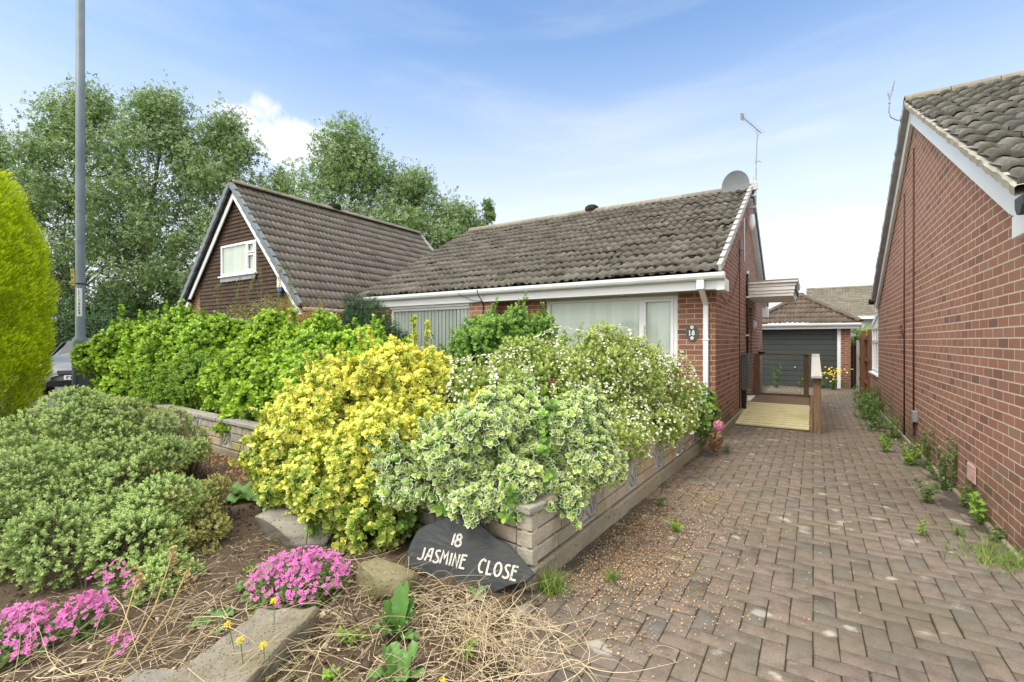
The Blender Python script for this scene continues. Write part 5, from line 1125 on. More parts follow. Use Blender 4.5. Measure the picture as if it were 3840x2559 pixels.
# ------------------------------------------------------------------ shrubs in the front garden
hedgeA = [(-10.55,3.46,1.08,0.5),(-10.21,3.48,1.31,0.65),(-9.39,3.65,1.36,0.7),(-8.78,3.79,1.45,0.75),(-9.42,3.51,0.78,0.5),(-10.35,3.40,0.65,0.42),(-8.09,3.88,1.36,0.7),(-11.0,3.42,1.12,0.25)]
hedgeM = [(-8.07,3.41,0.68,0.45),(-7.58,3.49,0.82,0.5),(-8.46,3.29,0.75,0.35),(-7.28,3.56,0.63,0.35)]
hedgeB = [(-6.95,3.89,1.21,0.6),(-6.43,3.98,1.33,0.65),(-5.57,3.93,1.26,0.65),(-4.97,3.96,1.13,0.65),(-4.32,3.9,1.03,0.6),(-6.78,3.53,0.96,0.5),(-6.16,3.44,0.71,0.45),(-5.4,3.45,0.85,0.55),(-5.82,3.42,0.56,0.35),(-4.64,3.34,0.9,0.5)]
yellow = [(-3.5,2.48,0.66,0.46),(-3.39,2.71,0.9,0.5),(-3.18,2.96,0.93,0.45),(-3.1,3.25,1.03,0.42),(-3.55,2.30,0.50,0.36),(-3.15,2.27,0.35,0.42),(-2.81,2.36,0.48,0.45),(-2.6,2.5,0.58,0.42),(-2.73,2.18,0.22,0.3),(-2.5,2.33,0.26,0.32),(-3.80,2.62,0.76,0.28),(-2.7,2.79,0.72,0.4),(-2.15,2.75,.72,.26),(-2.05,2.95,.86,.2)]
varieg = [(-1.85,2.51,0.70,0.36),(-1.67,2.85,0.74,0.38),(-1.45,2.90,0.62,0.33),(-1.92,2.34,0.53,0.3),(-1.65,2.39,0.48,0.28),(-1.51,2.65,0.51,0.3),(-2.16,2.24,0.45,0.22),(-1.47,3.21,0.7,0.3),(-1.44,2.34,0.44,0.12),(-2.30,2.26,.44,.17),(-1.36,2.79,0.50,0.18),(-1.30,3.12,.52,.17),(-1.26,2.62,.46,.11)]
whitefl = [(-2.08,4.48,1.02,0.55),(-1.84,4.99,0.97,0.6),(-1.59,5.62,0.78,0.55),(-1.43,5.84,0.51,0.4),(-2.28,4.0,0.91,0.5),(-1.7,4.25,0.6,0.45),(-1.54,4.94,0.45,0.45),(-1.7,3.66,0.51,0.38),(-2.38,3.46,0.88,0.42),(-2.77,3.46,0.91,0.35),(-1.46,4.25,0.55,0.3),(-1.30,3.75,.58,.22),(-1.26,4.75,.56,.22),(-1.26,5.3,.55,.22),(-1.36,3.45,.62,.2)]
privet = [(-3.1,4.67,1.25,0.42),(-3.02,4.95,1.4,0.35),(-3.31,4.53,1.09,0.35)]
yew = [(-6.04,5.17,1.66,0.5),(-6.12,5.24,1.96,0.35),(-6.03,5.06,1.32,0.45),(-5.71,5.15,1.49,0.4)]
rusty = [(-7.08,4.99,1.76,0.5),(-6.53,5.1,1.62,0.4),(-7.56,4.92,1.82,0.4)]
airy = [(-8.34,4.9,2.03,0.6),(-8.95,4.75,1.9,0.5),(-8.14,5.03,2.27,0.35),(-9.24,4.57,2.0,0.35)]
hebe = [(-5.44,1.17,0.44,0.5),(-5.46,1.51,0.53,0.5),(-5.27,1.88,0.49,0.45),(-5.11,2.09,0.5,0.35),(-4.67,0.95,0.26,0.45),(-4.5,1.18,0.32,0.45),(-4.43,1.46,0.35,0.42),(-3.77,1.4,0.22,0.30),(-3.61,1.15,0.22,0.26),(-3.86,0.99,0.22,0.30),(-4.07,0.85,0.2,0.30),(-3.36,1.25,0.17,0.16),(-3.45,0.96,0.15,0.15),(-5.05,2.15,0.34,0.26),(-5.0,2.16,0.26,0.20),(-4.79,1.71,0.35,0.3)]
hebeR = [(-3.78,1.72,0.20,0.17),(-3.73,1.64,0.18,0.15),(-3.69,1.72,0.17,0.13),(-3.34,1.55,0.09,0.12),(-3.31,1.46,0.09,0.1)]
hebeF = [(-3.05,1.22,.10,.11),(-2.95,1.11,.09,.08),(-2.98,1.24,.09,.07)]
def core(lobes, k=.86, dz=0.): return [(q[0], q[1], q[2]+dz, q[3]*k) for q in lobes]
def crowd(lobes, n, rmin, rmax, zs=1.): 
    """small bumps set over bigger lobes, the way cushion shrubs grow"""
    P, N = shell(lobes, n, G, .93, .05, 5, keep=.95); return [(p[0], p[1], p[2], r, r, r*zs) for p, r in zip(P, G.uniform(rmin, rmax, n))]
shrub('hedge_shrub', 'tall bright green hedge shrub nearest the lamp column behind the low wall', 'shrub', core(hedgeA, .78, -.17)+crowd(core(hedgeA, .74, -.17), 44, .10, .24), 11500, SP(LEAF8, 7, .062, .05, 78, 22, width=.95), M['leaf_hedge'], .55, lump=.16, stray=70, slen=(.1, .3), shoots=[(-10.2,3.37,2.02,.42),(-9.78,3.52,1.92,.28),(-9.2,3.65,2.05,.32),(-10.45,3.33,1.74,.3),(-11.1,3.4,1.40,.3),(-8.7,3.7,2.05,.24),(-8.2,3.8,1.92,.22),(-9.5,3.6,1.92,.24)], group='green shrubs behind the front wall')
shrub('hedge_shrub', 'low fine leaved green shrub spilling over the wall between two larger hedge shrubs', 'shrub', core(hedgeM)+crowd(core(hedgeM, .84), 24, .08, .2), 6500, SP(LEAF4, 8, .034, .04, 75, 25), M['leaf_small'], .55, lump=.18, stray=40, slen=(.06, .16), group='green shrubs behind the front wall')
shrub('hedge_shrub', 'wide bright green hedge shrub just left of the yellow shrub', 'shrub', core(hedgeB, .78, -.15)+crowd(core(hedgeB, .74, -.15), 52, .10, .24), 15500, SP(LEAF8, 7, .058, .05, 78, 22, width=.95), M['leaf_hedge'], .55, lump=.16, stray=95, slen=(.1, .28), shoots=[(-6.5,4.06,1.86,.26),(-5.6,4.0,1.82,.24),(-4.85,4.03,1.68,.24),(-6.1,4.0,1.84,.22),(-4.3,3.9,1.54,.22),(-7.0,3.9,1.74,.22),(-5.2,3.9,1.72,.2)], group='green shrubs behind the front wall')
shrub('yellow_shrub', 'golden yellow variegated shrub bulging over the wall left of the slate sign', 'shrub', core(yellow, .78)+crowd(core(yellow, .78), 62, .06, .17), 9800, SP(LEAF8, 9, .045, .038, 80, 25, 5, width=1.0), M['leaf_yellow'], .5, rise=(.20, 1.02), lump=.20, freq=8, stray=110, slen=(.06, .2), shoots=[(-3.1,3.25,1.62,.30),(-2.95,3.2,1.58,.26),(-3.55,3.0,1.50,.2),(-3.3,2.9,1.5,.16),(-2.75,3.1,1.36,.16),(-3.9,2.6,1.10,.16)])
shrub('white_shrub', 'white margined variegated shrub hanging over the wall corner above the slate sign', 'shrub', core(varieg, .78)+crowd(core(varieg, .80), 52, .05, .14), 6600, SP(LEAF8, 8, .050, .040, 82, 25, 5, width=1.0), M['leaf_white'], .5, lump=.2, freq=9, stray=90, slen=(.06, .18), twigs=30, base=(-1.85,2.8,.2), zmin=.40, shoots=[(-1.9,2.75,1.12,.14),(-1.75,2.95,1.16,.14)])
def green_reversions():
    t = [o for o in C.objects if o.name.startswith('white_shrub')][0]; P, N = shell(core(varieg, .95), 420, G, .9, .1, 8, zmin=.42); k = wave(P[:, 0]*2, P[:, 1]-P[:, 2], 6, 40) > .55; scatter('green_shoots', SP(LEAF8, 8, .050, .04, 80, 25, 3), P[k], N[k], G.uniform(.9, 1.2, k.sum()), M['leaf_privet'], t, G)
    t = [o for o in C.objects if o.name.startswith('yellow_shrub')][0]; P, N = shell(core(yellow, .93), 1500, G, .85, .1, 8); k = (wave(P[:, 0]*2, P[:, 1]-P[:, 2], 6, 41)+(.35-P[:, 2])*1.8) > .35; scatter('green_shoots', SP(LEAF8, 8, .044, .04, 80, 25, 3), P[k], N[k], G.uniform(.9, 1.15, k.sum()), M['leaf_privet'], t, G)
green_reversions()
def flowering():
    t = shrub('flowering_shrub', 'rounded small leaved shrub full of tiny white flowers under the bungalow window', 'shrub', core(whitefl, .86)+crowd(core(whitefl, .84), 64, .08, .20), 15000, SP(LEAF4, 8, .030, .04, 75, 25, 5, width=1.1), M['leaf_esc'], .55, lump=.17, freq=8, stray=130, slen=(.08, .24), base=(-2.1,4.6,.2), zmin=.34)
    P, N = shell(whitefl, 9000, G, .985, .10, 8, keep=.98); cl = wave(P[:, 0]*1.2+P[:, 2], P[:, 1]-P[:, 2], 9, 31) > -.15; P, N = P[cl], N[cl]; P = P+N/np.linalg.norm(N, axis=1, keepdims=True)*.03; hi = G.random(len(P)) < np.clip((P[:, 2]-.35)/.6, .12, 1); P, N = P[hi], N[hi]
    scatter('blossom', SP(LEAFR, 5, .0135, .002, 60, 55, 3, golden=72), P, N, G.uniform(.7, 1.3, len(P)), M['petal_white'], t, G)
flowering()
shrub('sprouting_shrub', 'leafy green shrub with upright shoots in front of the brick pier', 'shrub', privet+crowd(privet, 18, .09, .18), 3600, SP(LEAF8, 8, .042, .06, 75, 25, 4, width=.8), M['leaf_privet'], .5, lump=.2, stray=50, slen=(.1, .3), shoots=[(-2.74,5.13,1.86,.4),(-2.92,4.89,1.78,.35),(-2.6,4.95,1.58,.35),(-2.44,4.96,1.5,.3),(-3.2,4.7,1.8,.3),(-3.0,4.8,1.86,.3)])
shrub('dark_conifer', 'dark green rounded conifer at the left end of the bungalow', 'conifer', core(yew, .86, -.14)+crowd(core(yew, .84, -.14), 20, .08, .16), 6000, SP(LEAF4, 12, .035, .07, 70, 20, 4, width=.35), M['leaf_yew'], .6, lump=.09)
shrub('rusty_shrub', 'rusty orange feathery shrub below the chalet roof edge', 'shrub', [(q[0], q[1], q[2]-.20, q[3]*.92) for q in rusty], 3200, SP(LEAF4, 8, .036, .08, 75, 25, 4, width=.7), M['leaf_rusty'], .35, lump=.22, shoots=[(-7.3,4.9,2.18,.4),(-6.9,5.0,2.16,.35),(-6.5,5.1,1.98,.3),(-7.7,4.9,2.16,.3)])
shrub('airy_shrub', 'loose olive brown shrub with thin branches in front of the chalet gable', 'shrub', [(q[0], q[1], q[2]-.30, q[3]*.85) for q in airy], 1500, SP(LEAF4, 6, .046, .09, 80, 30, 4, width=.8), M['leaf_airy'], .15, lump=.3, twigs=90, shoots=[(-8.14,5.0,2.82,.5),(-8.5,4.9,2.74,.5),(-7.8,5.05,2.62,.4),(-9.0,4.7,2.56,.4),(-9.4,4.6,2.42,.35),(-8.8,4.8,2.62,.4)])
def hebes():
    g = hebe; b1 = crowd([(q[0], q[1], q[2]*.86-.02, q[3]*.86) for q in hebe], 140, .08, .21, .85)
    t = shrub('cushion_shrub', 'large grey green cushion shrub in the bottom left corner bed', 'shrub', [q for q in b1], 19000, SP(LEAF4, 11, .0165, .030, 78, 18, 5, width=1.0), M['leaf_hebe'], .78, void=[(-4.02,1.66,.40,.24),(-4.22,1.86,.45,.18),(-4.75,1.0,.55,.13)], hole=.98, hole_f=4.5, lump=.05, freq=16, keep=.90, twigs=0, scale=(.9, 1.35))
    P, N = shell([q for q in b1 if q[1] > 1.55], 2200, G, .93, .05, 16, keep=.95); k = (wave(P[:, 0], P[:, 1], 4, 5) > .15); scatter('yellowed_foliage', SP(LEAF4, 11, .0165, .03, 78, 18, 3), P[k], N[k], G.uniform(.9, 1.3, k.sum()), M['leaf_hebe_y'], t, G)
    L = np.array([q[:4] for q in hebe]); n = 2600; i = G.integers(0, len(L), n); c = L[i, :3].copy(); c[:, :2] += G.normal(0, .12, (n, 2)); c[:, 2] = .04; e = L[i, :3]+G.normal(0, .42, (n, 3))*L[i, 3:4]; d = e-c; ln = np.linalg.norm(d, axis=1)
    strands('bare_twigs', c, d, ln, .18, .0028, M['twig'], t, G, 5, 0, .08)
    for nm, lb, sp, bx, k in (('small grey green cushion shrub with yellowing top beside the large flat rock', hebeR, M['leaf_hebe_y'], (-3.6,1.66,.03), 26), ('lowest small green cushion shrub beside the dry seed heads', hebeF, M['leaf_hebe'], (-3.0,1.2,.03), 10)):
        bb = crowd(lb, k, .05, .09, .9); shrub('cushion_shrub', nm, 'shrub', bb, 2100 if k > 20 else 700, SP(LEAF4, 11, .0165, .03, 78, 18, 4, width=1.), sp, .80, lump=.05, freq=16, keep=.9, twigs=160, base=bx, scale=(.9, 1.3))
hebes()
def golden():
    cx, cy = -11.55, 1.62; H_ = 4.25; t = empty('golden_conifer', 'tall golden yellow conifer at the left edge of the photo', 'conifer', (cx, cy, gz(cy)), None); n = 42000
    prof = lambda h: np.interp(h, [0,.08,.25,.45,.65,.8,.92,1], [.80,1.0,1.12,1.12,1.0,.80,.50,.05])
    hb = np.linspace(.02, .985, 16); lob = [(cx, cy, .1+q*H_, prof(q)*.90, prof(q)*.90, .30) for q in hb]; m = 330; hh = G.random(m)**.9; aa = G.uniform(0, 6.283, m); rr = prof(hh)*.93
    lob += [(cx+r_*math.cos(a_), cy+r_*math.sin(a_), .1+q*H_, k, k, k*1.9) for r_, a_, q, k in zip(rr, aa, hh, G.uniform(.08, .19, m))]
    P, _ = shell(lob, n, G, .55, .08, 9, keep=.86); d = P-np.array((cx, cy, 0)); d[:, 2] = 0; d /= np.linalg.norm(d, axis=1, keepdims=True)+1e-6
    k_ = wave(P[:, 0]*1.3+P[:, 2]*.5, P[:, 1]-P[:, 2]*.4, 6, 51) > -.95; P, d = P[k_], d[k_]; n = len(P)
    N = d+np.array((0, 0, 1.0))+G.normal(0, .24, (n, 3)); scatter('foliage', SP(LEAF4, 9, .045, .11, 42, 12, 5, width=.45), P, N, G.uniform(.7, 1.25, n), M['leaf_gold'], t, G)
    MB().tube([(cx, cy, 0), (cx, cy, 2), (cx, cy, 4)], [.12, .08, .02], 8).build('trunk', M['bark'], t)
golden()

# ------------------------------------------------------------------ trees behind the houses
def tree(label, x, y, h, rad, n, seed, lean=(0, 0), crown0=.12, pale=.45, shape=1., clumps=80, lsz=.15, group='trees behind the chalet house'):
    g = np.random.default_rng(seed); z0 = -.15; t = empty('poplar_tree', label, 'tree', (x, y, z0), group); tr = MB(); k = 8
    ax = [Vector((x+lean[0]*(i/k)**1.5+g.normal(0, .10), y+lean[1]*(i/k)**1.5+g.normal(0, .1), z0+h*.93*i/k)) for i in range(k+1)]
    tr.tube(ax, [max(.03, .30*(h/15)*(1-i/k*.94)) for i in range(k+1)], 9); lim, cl = MB(), []
    for i in range(clumps):
        f = crown0+(1-crown0)*(i+.5)/clumps; f = min(.985, f+g.normal(0, .03)); pr = math.sin(math.pi*min(1, (f-crown0*.6)/(1.02-crown0*.6))**(.62*shape))**.8; a = g.uniform(0, 6.283); rr = rad*pr*(.25+.75*g.random()**.6)
        q = f*.93*k; i0 = min(k-1, int(max(0, q-k*.10))); b = ax[i0].lerp(ax[i0+1], min(1, max(0, q-k*.10-i0))); top = ax[min(k, int(q))]
        c = Vector((top.x+rr*math.cos(a), top.y+rr*math.sin(a), z0+f*h)); cl.append((c.x, c.y, c.z, *(g.uniform(.5, 1.0)*rad*.33*np.array((1.15, 1.15, 1.15)))))
        lim.tube([b, b.lerp(c, .45)+Vector((0, 0, .35)), c], [.075*(1.15-f), .045*(1.15-f), .012], 5)
    tr.build('trunk', M['bark'], t, smooth=True); lim.build('limbs', M['bark'], t, smooth=True); L = np.array(cl)
    w = g.integers(0, len(L), n); d = g.normal(0, 1, (n, 3)); d /= np.linalg.norm(d, axis=1, keepdims=True); rr = g.random(n)**.45; P = L[w, :3]+d*L[w, 3:]*rr[:, None]*(1+.25*wave(P0(L, w, d)[0], P0(L, w, d)[1], 3, 9))[:, None]
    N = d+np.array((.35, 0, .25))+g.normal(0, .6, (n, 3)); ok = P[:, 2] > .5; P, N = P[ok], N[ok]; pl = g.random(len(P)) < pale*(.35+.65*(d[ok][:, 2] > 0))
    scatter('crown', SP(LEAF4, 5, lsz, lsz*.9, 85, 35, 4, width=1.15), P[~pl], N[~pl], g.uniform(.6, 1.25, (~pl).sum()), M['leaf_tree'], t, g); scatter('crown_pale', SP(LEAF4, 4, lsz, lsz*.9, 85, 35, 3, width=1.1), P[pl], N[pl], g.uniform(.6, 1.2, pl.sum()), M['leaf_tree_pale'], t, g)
    return t
def P0(L, w, d): p = L[w, :3]+d*L[w, 3:]; return p[:, 0]+p[:, 2]*.5, p[:, 1]-p[:, 2]*.6
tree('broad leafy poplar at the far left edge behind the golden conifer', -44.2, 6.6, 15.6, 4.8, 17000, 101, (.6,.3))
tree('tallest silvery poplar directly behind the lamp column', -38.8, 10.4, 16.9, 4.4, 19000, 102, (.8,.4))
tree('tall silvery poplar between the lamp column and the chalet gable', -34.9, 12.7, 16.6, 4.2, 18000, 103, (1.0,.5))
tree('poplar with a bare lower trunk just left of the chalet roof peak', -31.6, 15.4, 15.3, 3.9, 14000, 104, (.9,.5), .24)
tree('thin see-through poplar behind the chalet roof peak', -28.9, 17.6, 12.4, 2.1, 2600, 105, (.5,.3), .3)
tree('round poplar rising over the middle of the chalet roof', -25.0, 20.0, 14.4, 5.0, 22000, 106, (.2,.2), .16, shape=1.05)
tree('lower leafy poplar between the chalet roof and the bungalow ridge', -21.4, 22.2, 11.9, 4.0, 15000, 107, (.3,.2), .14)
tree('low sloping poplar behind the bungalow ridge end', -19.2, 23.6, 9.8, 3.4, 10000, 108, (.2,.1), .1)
tree('small dark tree top poking up beyond the bungalow ridge', -17.3, 24.2, 10.2, 1.05, 1700, 109, (.2,.1), .45, pale=.1, clumps=16)
def understory(label, lobes, n, seed):
    t = shrub('bush', label, 'bush', lobes, n, SP(LEAF4, 6, .13, .12, 80, 30, 3), M['leaf_dark'], .5, lump=.15, freq=1.5, twigs=40, group='dark bushes under the poplars')
understory('dark bush under the poplars beside the lamp column', [(-36,9.0,1.6,2.6),(-33.5,11,2.0,2.6),(-39,7.5,2,2.6)], 5200, 1)
understory('dark bush under the poplars left of the chalet gable', [(-30.5,13.5,1.8,2.4),(-28.5,15.2,1.8,2.2)], 3800, 2)
def clipped_hedge():
    t = empty('clipped_hedge', 'flat topped clipped green hedge beyond the lamp column', 'hedge', (-26.5, 6.6, -.1)); a, b = Vector((-29.5, 4.6, 0)), Vector((-21.0, 9.4, 0)); d = (b-a).normalized(); nn = Vector((-d.y, d.x, 0)); n = 9000; L = (b-a).length
    f = G.random(n)*L; q = G.random(n); top = q < .42; u = np.where(top, G.uniform(-.5, .5, n), -.5+G.normal(0, .03, n)); z = np.where(top, 2.18+G.normal(0, .03, n), G.uniform(0, 2.18, n))
    P = np.array(a)+np.outer(f, d)+np.outer(u, nn); P[:, 2] = z; N = np.where(top[:, None], np.array([[0,0,1.]]), -np.array([nn[:]]))+G.normal(0, .35, (n, 3)); scatter('foliage', SP(LEAF4, 6, .06, .05, 80, 30, 3), P, N, G.uniform(.8, 1.2, n), M['leaf_dark'], t, G)
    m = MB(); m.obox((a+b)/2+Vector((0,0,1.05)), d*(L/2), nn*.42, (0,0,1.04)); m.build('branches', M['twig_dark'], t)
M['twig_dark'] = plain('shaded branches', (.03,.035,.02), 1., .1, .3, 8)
clipped_hedge()
shrub('lime_bush', 'bright lime green bush between the garage and the fence', 'bush', [(1.75,21.2,1.35,.65),(2.3,21.6,1.2,.6),(1.4,21.5,.9,.6)], 2600, SP(LEAF4, 6, .07, .06, 80, 30, 3), M['leaf_lime'], .5, lump=.2)

# ------------------------------------------------------------------ small plants
def weed(label, x, y, h, n=5, leaf=.05, mat='leaf_weed', spread=.10, group='weeds beside the right house wall', name='weed', dense=1.):
    t = empty(name, label, 'weed', (x, y, gz(y)), group); P, N, st = [], [], []
    for i in range(n):
        a = G.uniform(0, 6.283); l = h*G.uniform(.55, 1); d = Vector((math.cos(a)*spread/h*G.uniform(.3, 1.2), math.sin(a)*spread/h*G.uniform(.3, 1.2), 1)); b = Vector((x+G.normal(0, spread*.2), y+G.normal(0, spread*.2), gz(y)-.005)); st.append((b, d, l)); k = max(3, int(l/(leaf*.62)*dense))
        for j in range(k): f = (j+.6)/k; P.append(b+d.normalized()*l*f); N.append(d+Vector((G.normal(0, .5), G.normal(0, .5), .2)))
    scatter('leaves', SP(LEAF4, 4, leaf, leaf*.4, 75, 35, 3, width=.75), P, N, G.uniform(.7, 1.2, len(P)), M[mat], t, G); strands('stems', [q[0] for q in st], [q[1] for q in st], np.array([q[2] for q in st]), .06, .0022, M['stem'], t, G); return t
W_ = [('tall straggly weed at the base of the right wall, nearest the fence', .93,13.0,.55,9,.06,'leaf_weed',.25),('dense weed clump in front of the conservatory window', .95,12.0,.62,12,.055,'leaf_weed',.3),('weed clump on the paving in front of the rear wall corner', .80,11.0,.5,11,.055,'leaf_weed',.28),('grey green weed mass beside the first wall cable', .90,10.0,.55,12,.05,'leaf_weed',.26),('sprawling weed where the wall cables come down', .97,9.0,.45,10,.05,'leaf_weed',.22),('fresh lime weed below the grey cable box', .80,7.75,.24,6,.05,'leaf_lime',.1),('bright lime tuft next to the tall flowering weed', .93,7.05,.26,8,.05,'leaf_lime',.12),('tall thin weed leaning on the wall right of the cable box', 1.06,6.9,.50,5,.04,'leaf_weed',.08),('tall dark weed against the wall left of the pink air vent', 1.06,5.98,.52,7,.045,'leaf_weed',.09),('small pale weed on the paving left of the tall dark weed', .83,5.42,.20,7,.055,'leaf_weed',.09),('dark ivy like weed under the pink air vent', 1.09,5.40,.22,6,.04,'leaf_weed',.06),('lime grassy weed against the wall right of the air vent', 1.09,4.98,.25,6,.06,'leaf_lime',.08),('little weed at the wall foot near the right edge', 1.09,4.62,.13,5,.045,'leaf_weed',.07),('single lime seedling standing alone in the paving joints', .66,4.48,.12,4,.035,'leaf_lime',.03),('tiny withered weed between the lime seedling and the wall', .88,4.60,.10,4,.03,'leaf_weed',.06)]
W_ += [('low weed fringe between the fence post and the rear wall corner', 1.0,14.0,.35,10,.05,'leaf_weed',.3),('thick leafy weed below the rear wall corner', 1.0,11.5,.50,12,.05,'leaf_weed',.25),('low spreading weed just before the sprawling weed', .78,9.6,.22,9,.045,'leaf_weed',.2),('sparse weed sprigs on the paving beyond the lime weed', .85,8.35,.2,8,.04,'leaf_weed',.16),('thin weed at the wall foot below the second cable', 1.05,7.5,.3,6,.045,'leaf_weed',.1),('small weed at the wall foot between the two tall weeds', 1.07,6.4,.2,6,.04,'leaf_weed',.08)]
for q in W_: weed(*q)
weed('tall weed in front of the garage door, left of the handrail', -1.0, 17.6, .95, 6, .07, 'leaf_weed', .18, 'weeds in front of the garage'); weed('low weed at the foot of the garage door', -.35, 18.4, .32, 5, .06, 'leaf_weed', .15, 'weeds in front of the garage'); weed('low green weed by the garage door frame', .2, 18.5, .30, 6, .06, 'leaf_weed', .25, 'weeds in front of the garage')
def ragwort():
    t = weed('yellow flowered weed standing by the garage door frame', .55, 18.1, .52, 8, .06, 'leaf_weed', .25, 'weeds in front of the garage', 'flowering_weed'); P = np.array((.55, 18.1, .36))+G.normal(0, 1, (46, 3))*(.17, .12, .12); scatter('flowers', SP(LEAFR, 6, .03, .003, 70, 60, 2, golden=60), P, np.tile((-.2, -.6, .8), (46, 1)), G.uniform(.7, 1.3, 46), M['petal_yellow'], t, G)
ragwort()
weed('tiny weed beside the hydrangea on the paving', -.92, 6.55, .14, 5, .035, 'leaf_weed', .07, 'seedlings on the paving'); weed('bright green seedling in the petal litter by the wall', -.83, 3.55, .11, 6, .04, 'leaf_lime', .07, 'seedlings on the paving'); weed('small seedling at the foot of the wall in the petal litter', -1.08, 4.05, .07, 5, .03, 'leaf_weed', .05, 'seedlings on the paving')
def tuft(label, x, y, n, h, mat='grass', spread=.07, name='grass_tuft', group='grass tufts'):
    P = np.stack([x+G.normal(0, spread*.5, n), y+G.normal(0, spread*.5, n), np.full(n, gz(y)-.005)], -1); D = np.stack([G.normal(0, .45, n), G.normal(0, .45, n), np.ones(n)], -1); o = strands(name, P, D, h*G.uniform(.4, 1.1, n), .35, .0022, M[mat], None, G, 5, .25); return tag(o, label, 'grass', group)
tuft('bright green grass tuft at the right edge by the wall foot', 1.04, 4.22, 330, .14, 'grass', .26); tuft('grass tuft growing at the wall corner beside the slate sign', -1.22, 2.33, 160, .17, 'grass', .07); tuft('yellow green grass tuft on the bare patch right of the slate sign', -.98, 2.62, 50, .10, 'grass', .04)
tuft('green grass tuft at the bottom edge left of the lone dandelion', -1.42, 1.10, 170, .16, 'grass', .16); tuft('green grass below the long stone slab', -1.55, .90, 320, .19, 'grass', .22); tuft('green grass clump at the bottom edge near the paving', -1.17, 1.02, 70, .09, 'grass', .08)
def bigleaf(mb, base, d, length, width, droop, ruffle=.2):
    d = Vector(d).normalized(); side = d.cross(Vector((0,0,1))).normalized(); nu, nv = 5, 15; b = len(mb.v); ph = random.uniform(0, 6)
    for j in range(nv):
        f = j/(nv-1); c = Vector(base)+d*(length*f)-Vector((0,0,1))*(droop*length*f*f); w = width*(math.sin(math.pi*min(1, f*.92+.06))**.75)*(1 if f < .99 else .1)*(1+.16*math.sin(j*2.6+ph))
        for i in range(nu): u = i/(nu-1)*2-1; mb.v.append(tuple(c+side*(u*w*.5)+Vector((0,0,1))*(abs(u)*w*.16+ruffle*w*math.sin(f*17+ph+u*2)*abs(u)))); mb.a.append(random.random()*.3+.35)
    mb.f += [(b+j*nu+i, b+j*nu+i+1, b+(j+1)*nu+i+1, b+(j+1)*nu+i) for j in range(nv-1) for i in range(nu-1)]
def leafy(label, x, y, leaves, group='broad leaved weeds in the bed', name='dock_plant'):
    t = empty(name, label, 'weed', (x, y, gz(y)), group)
    for (a, el_, l, w, dr) in leaves:
        mb = MB(); e, z = R(el_), R(a); bigleaf(mb, (x, y, gz(y)+.01), (math.cos(z)*math.cos(e), math.sin(z)*math.cos(e), math.sin(e)), l, w, dr); mb.build('leaf', M['leaf_dock'], t, smooth=True)
    return t
leafy('upright ruffled dock plant in front of the slate sign', -1.60, 1.56, [(80,80,.28,.075,.1),(150,64,.22,.08,.25),(20,62,.20,.075,.2),(250,50,.20,.08,.35),(300,55,.18,.07,.3),(200,70,.21,.08,.15),(340,40,.18,.065,.3),(110,50,.18,.07,.3),(55,70,.24,.075,.2),(280,72,.17,.065,.2),(170,45,.16,.07,.4),(5,35,.15,.06,.4),(230,62,.19,.075,.25),(130,74,.25,.07,.1)]); leafy('second smaller dock plant at the bottom edge beside the lone dandelion', -1.40, 1.36, [(60,62,.19,.08,.2),(150,55,.18,.08,.3),(250,45,.17,.07,.3),(330,45,.16,.065,.3),(20,35,.15,.06,.3),(200,68,.18,.07,.2)])
leafy('broad ribbed leaf plant between the cushion shrub and the pitted rock', -4.05, 2.28, [(200,35,.36,.16,.35),(330,30,.28,.15,.3),(90,35,.25,.13,.3),(260,25,.30,.15,.35)]); leafy('broad green leaves under the left side of the pink flower clump', -2.52, 1.42, [(190,30,.15,.085,.3),(240,45,.15,.09,.3),(100,55,.2,.1,.2),(300,25,.13,.07,.3)]); leafy('flat broad leaf rosette on the soil left of the long stone slab', -2.38, 1.16, [(180,18,.16,.085,.2),(230,20,.15,.07,.2),(120,25,.13,.07,.2),(330,20,.11,.06,.2)])
leafy('small bright weed at the foot of the slate sign', -1.50, 2.02, [(70,55,.09,.035,.2),(160,45,.09,.035,.3),(250,40,.09,.035,.3),(340,40,.08,.035,.3)])
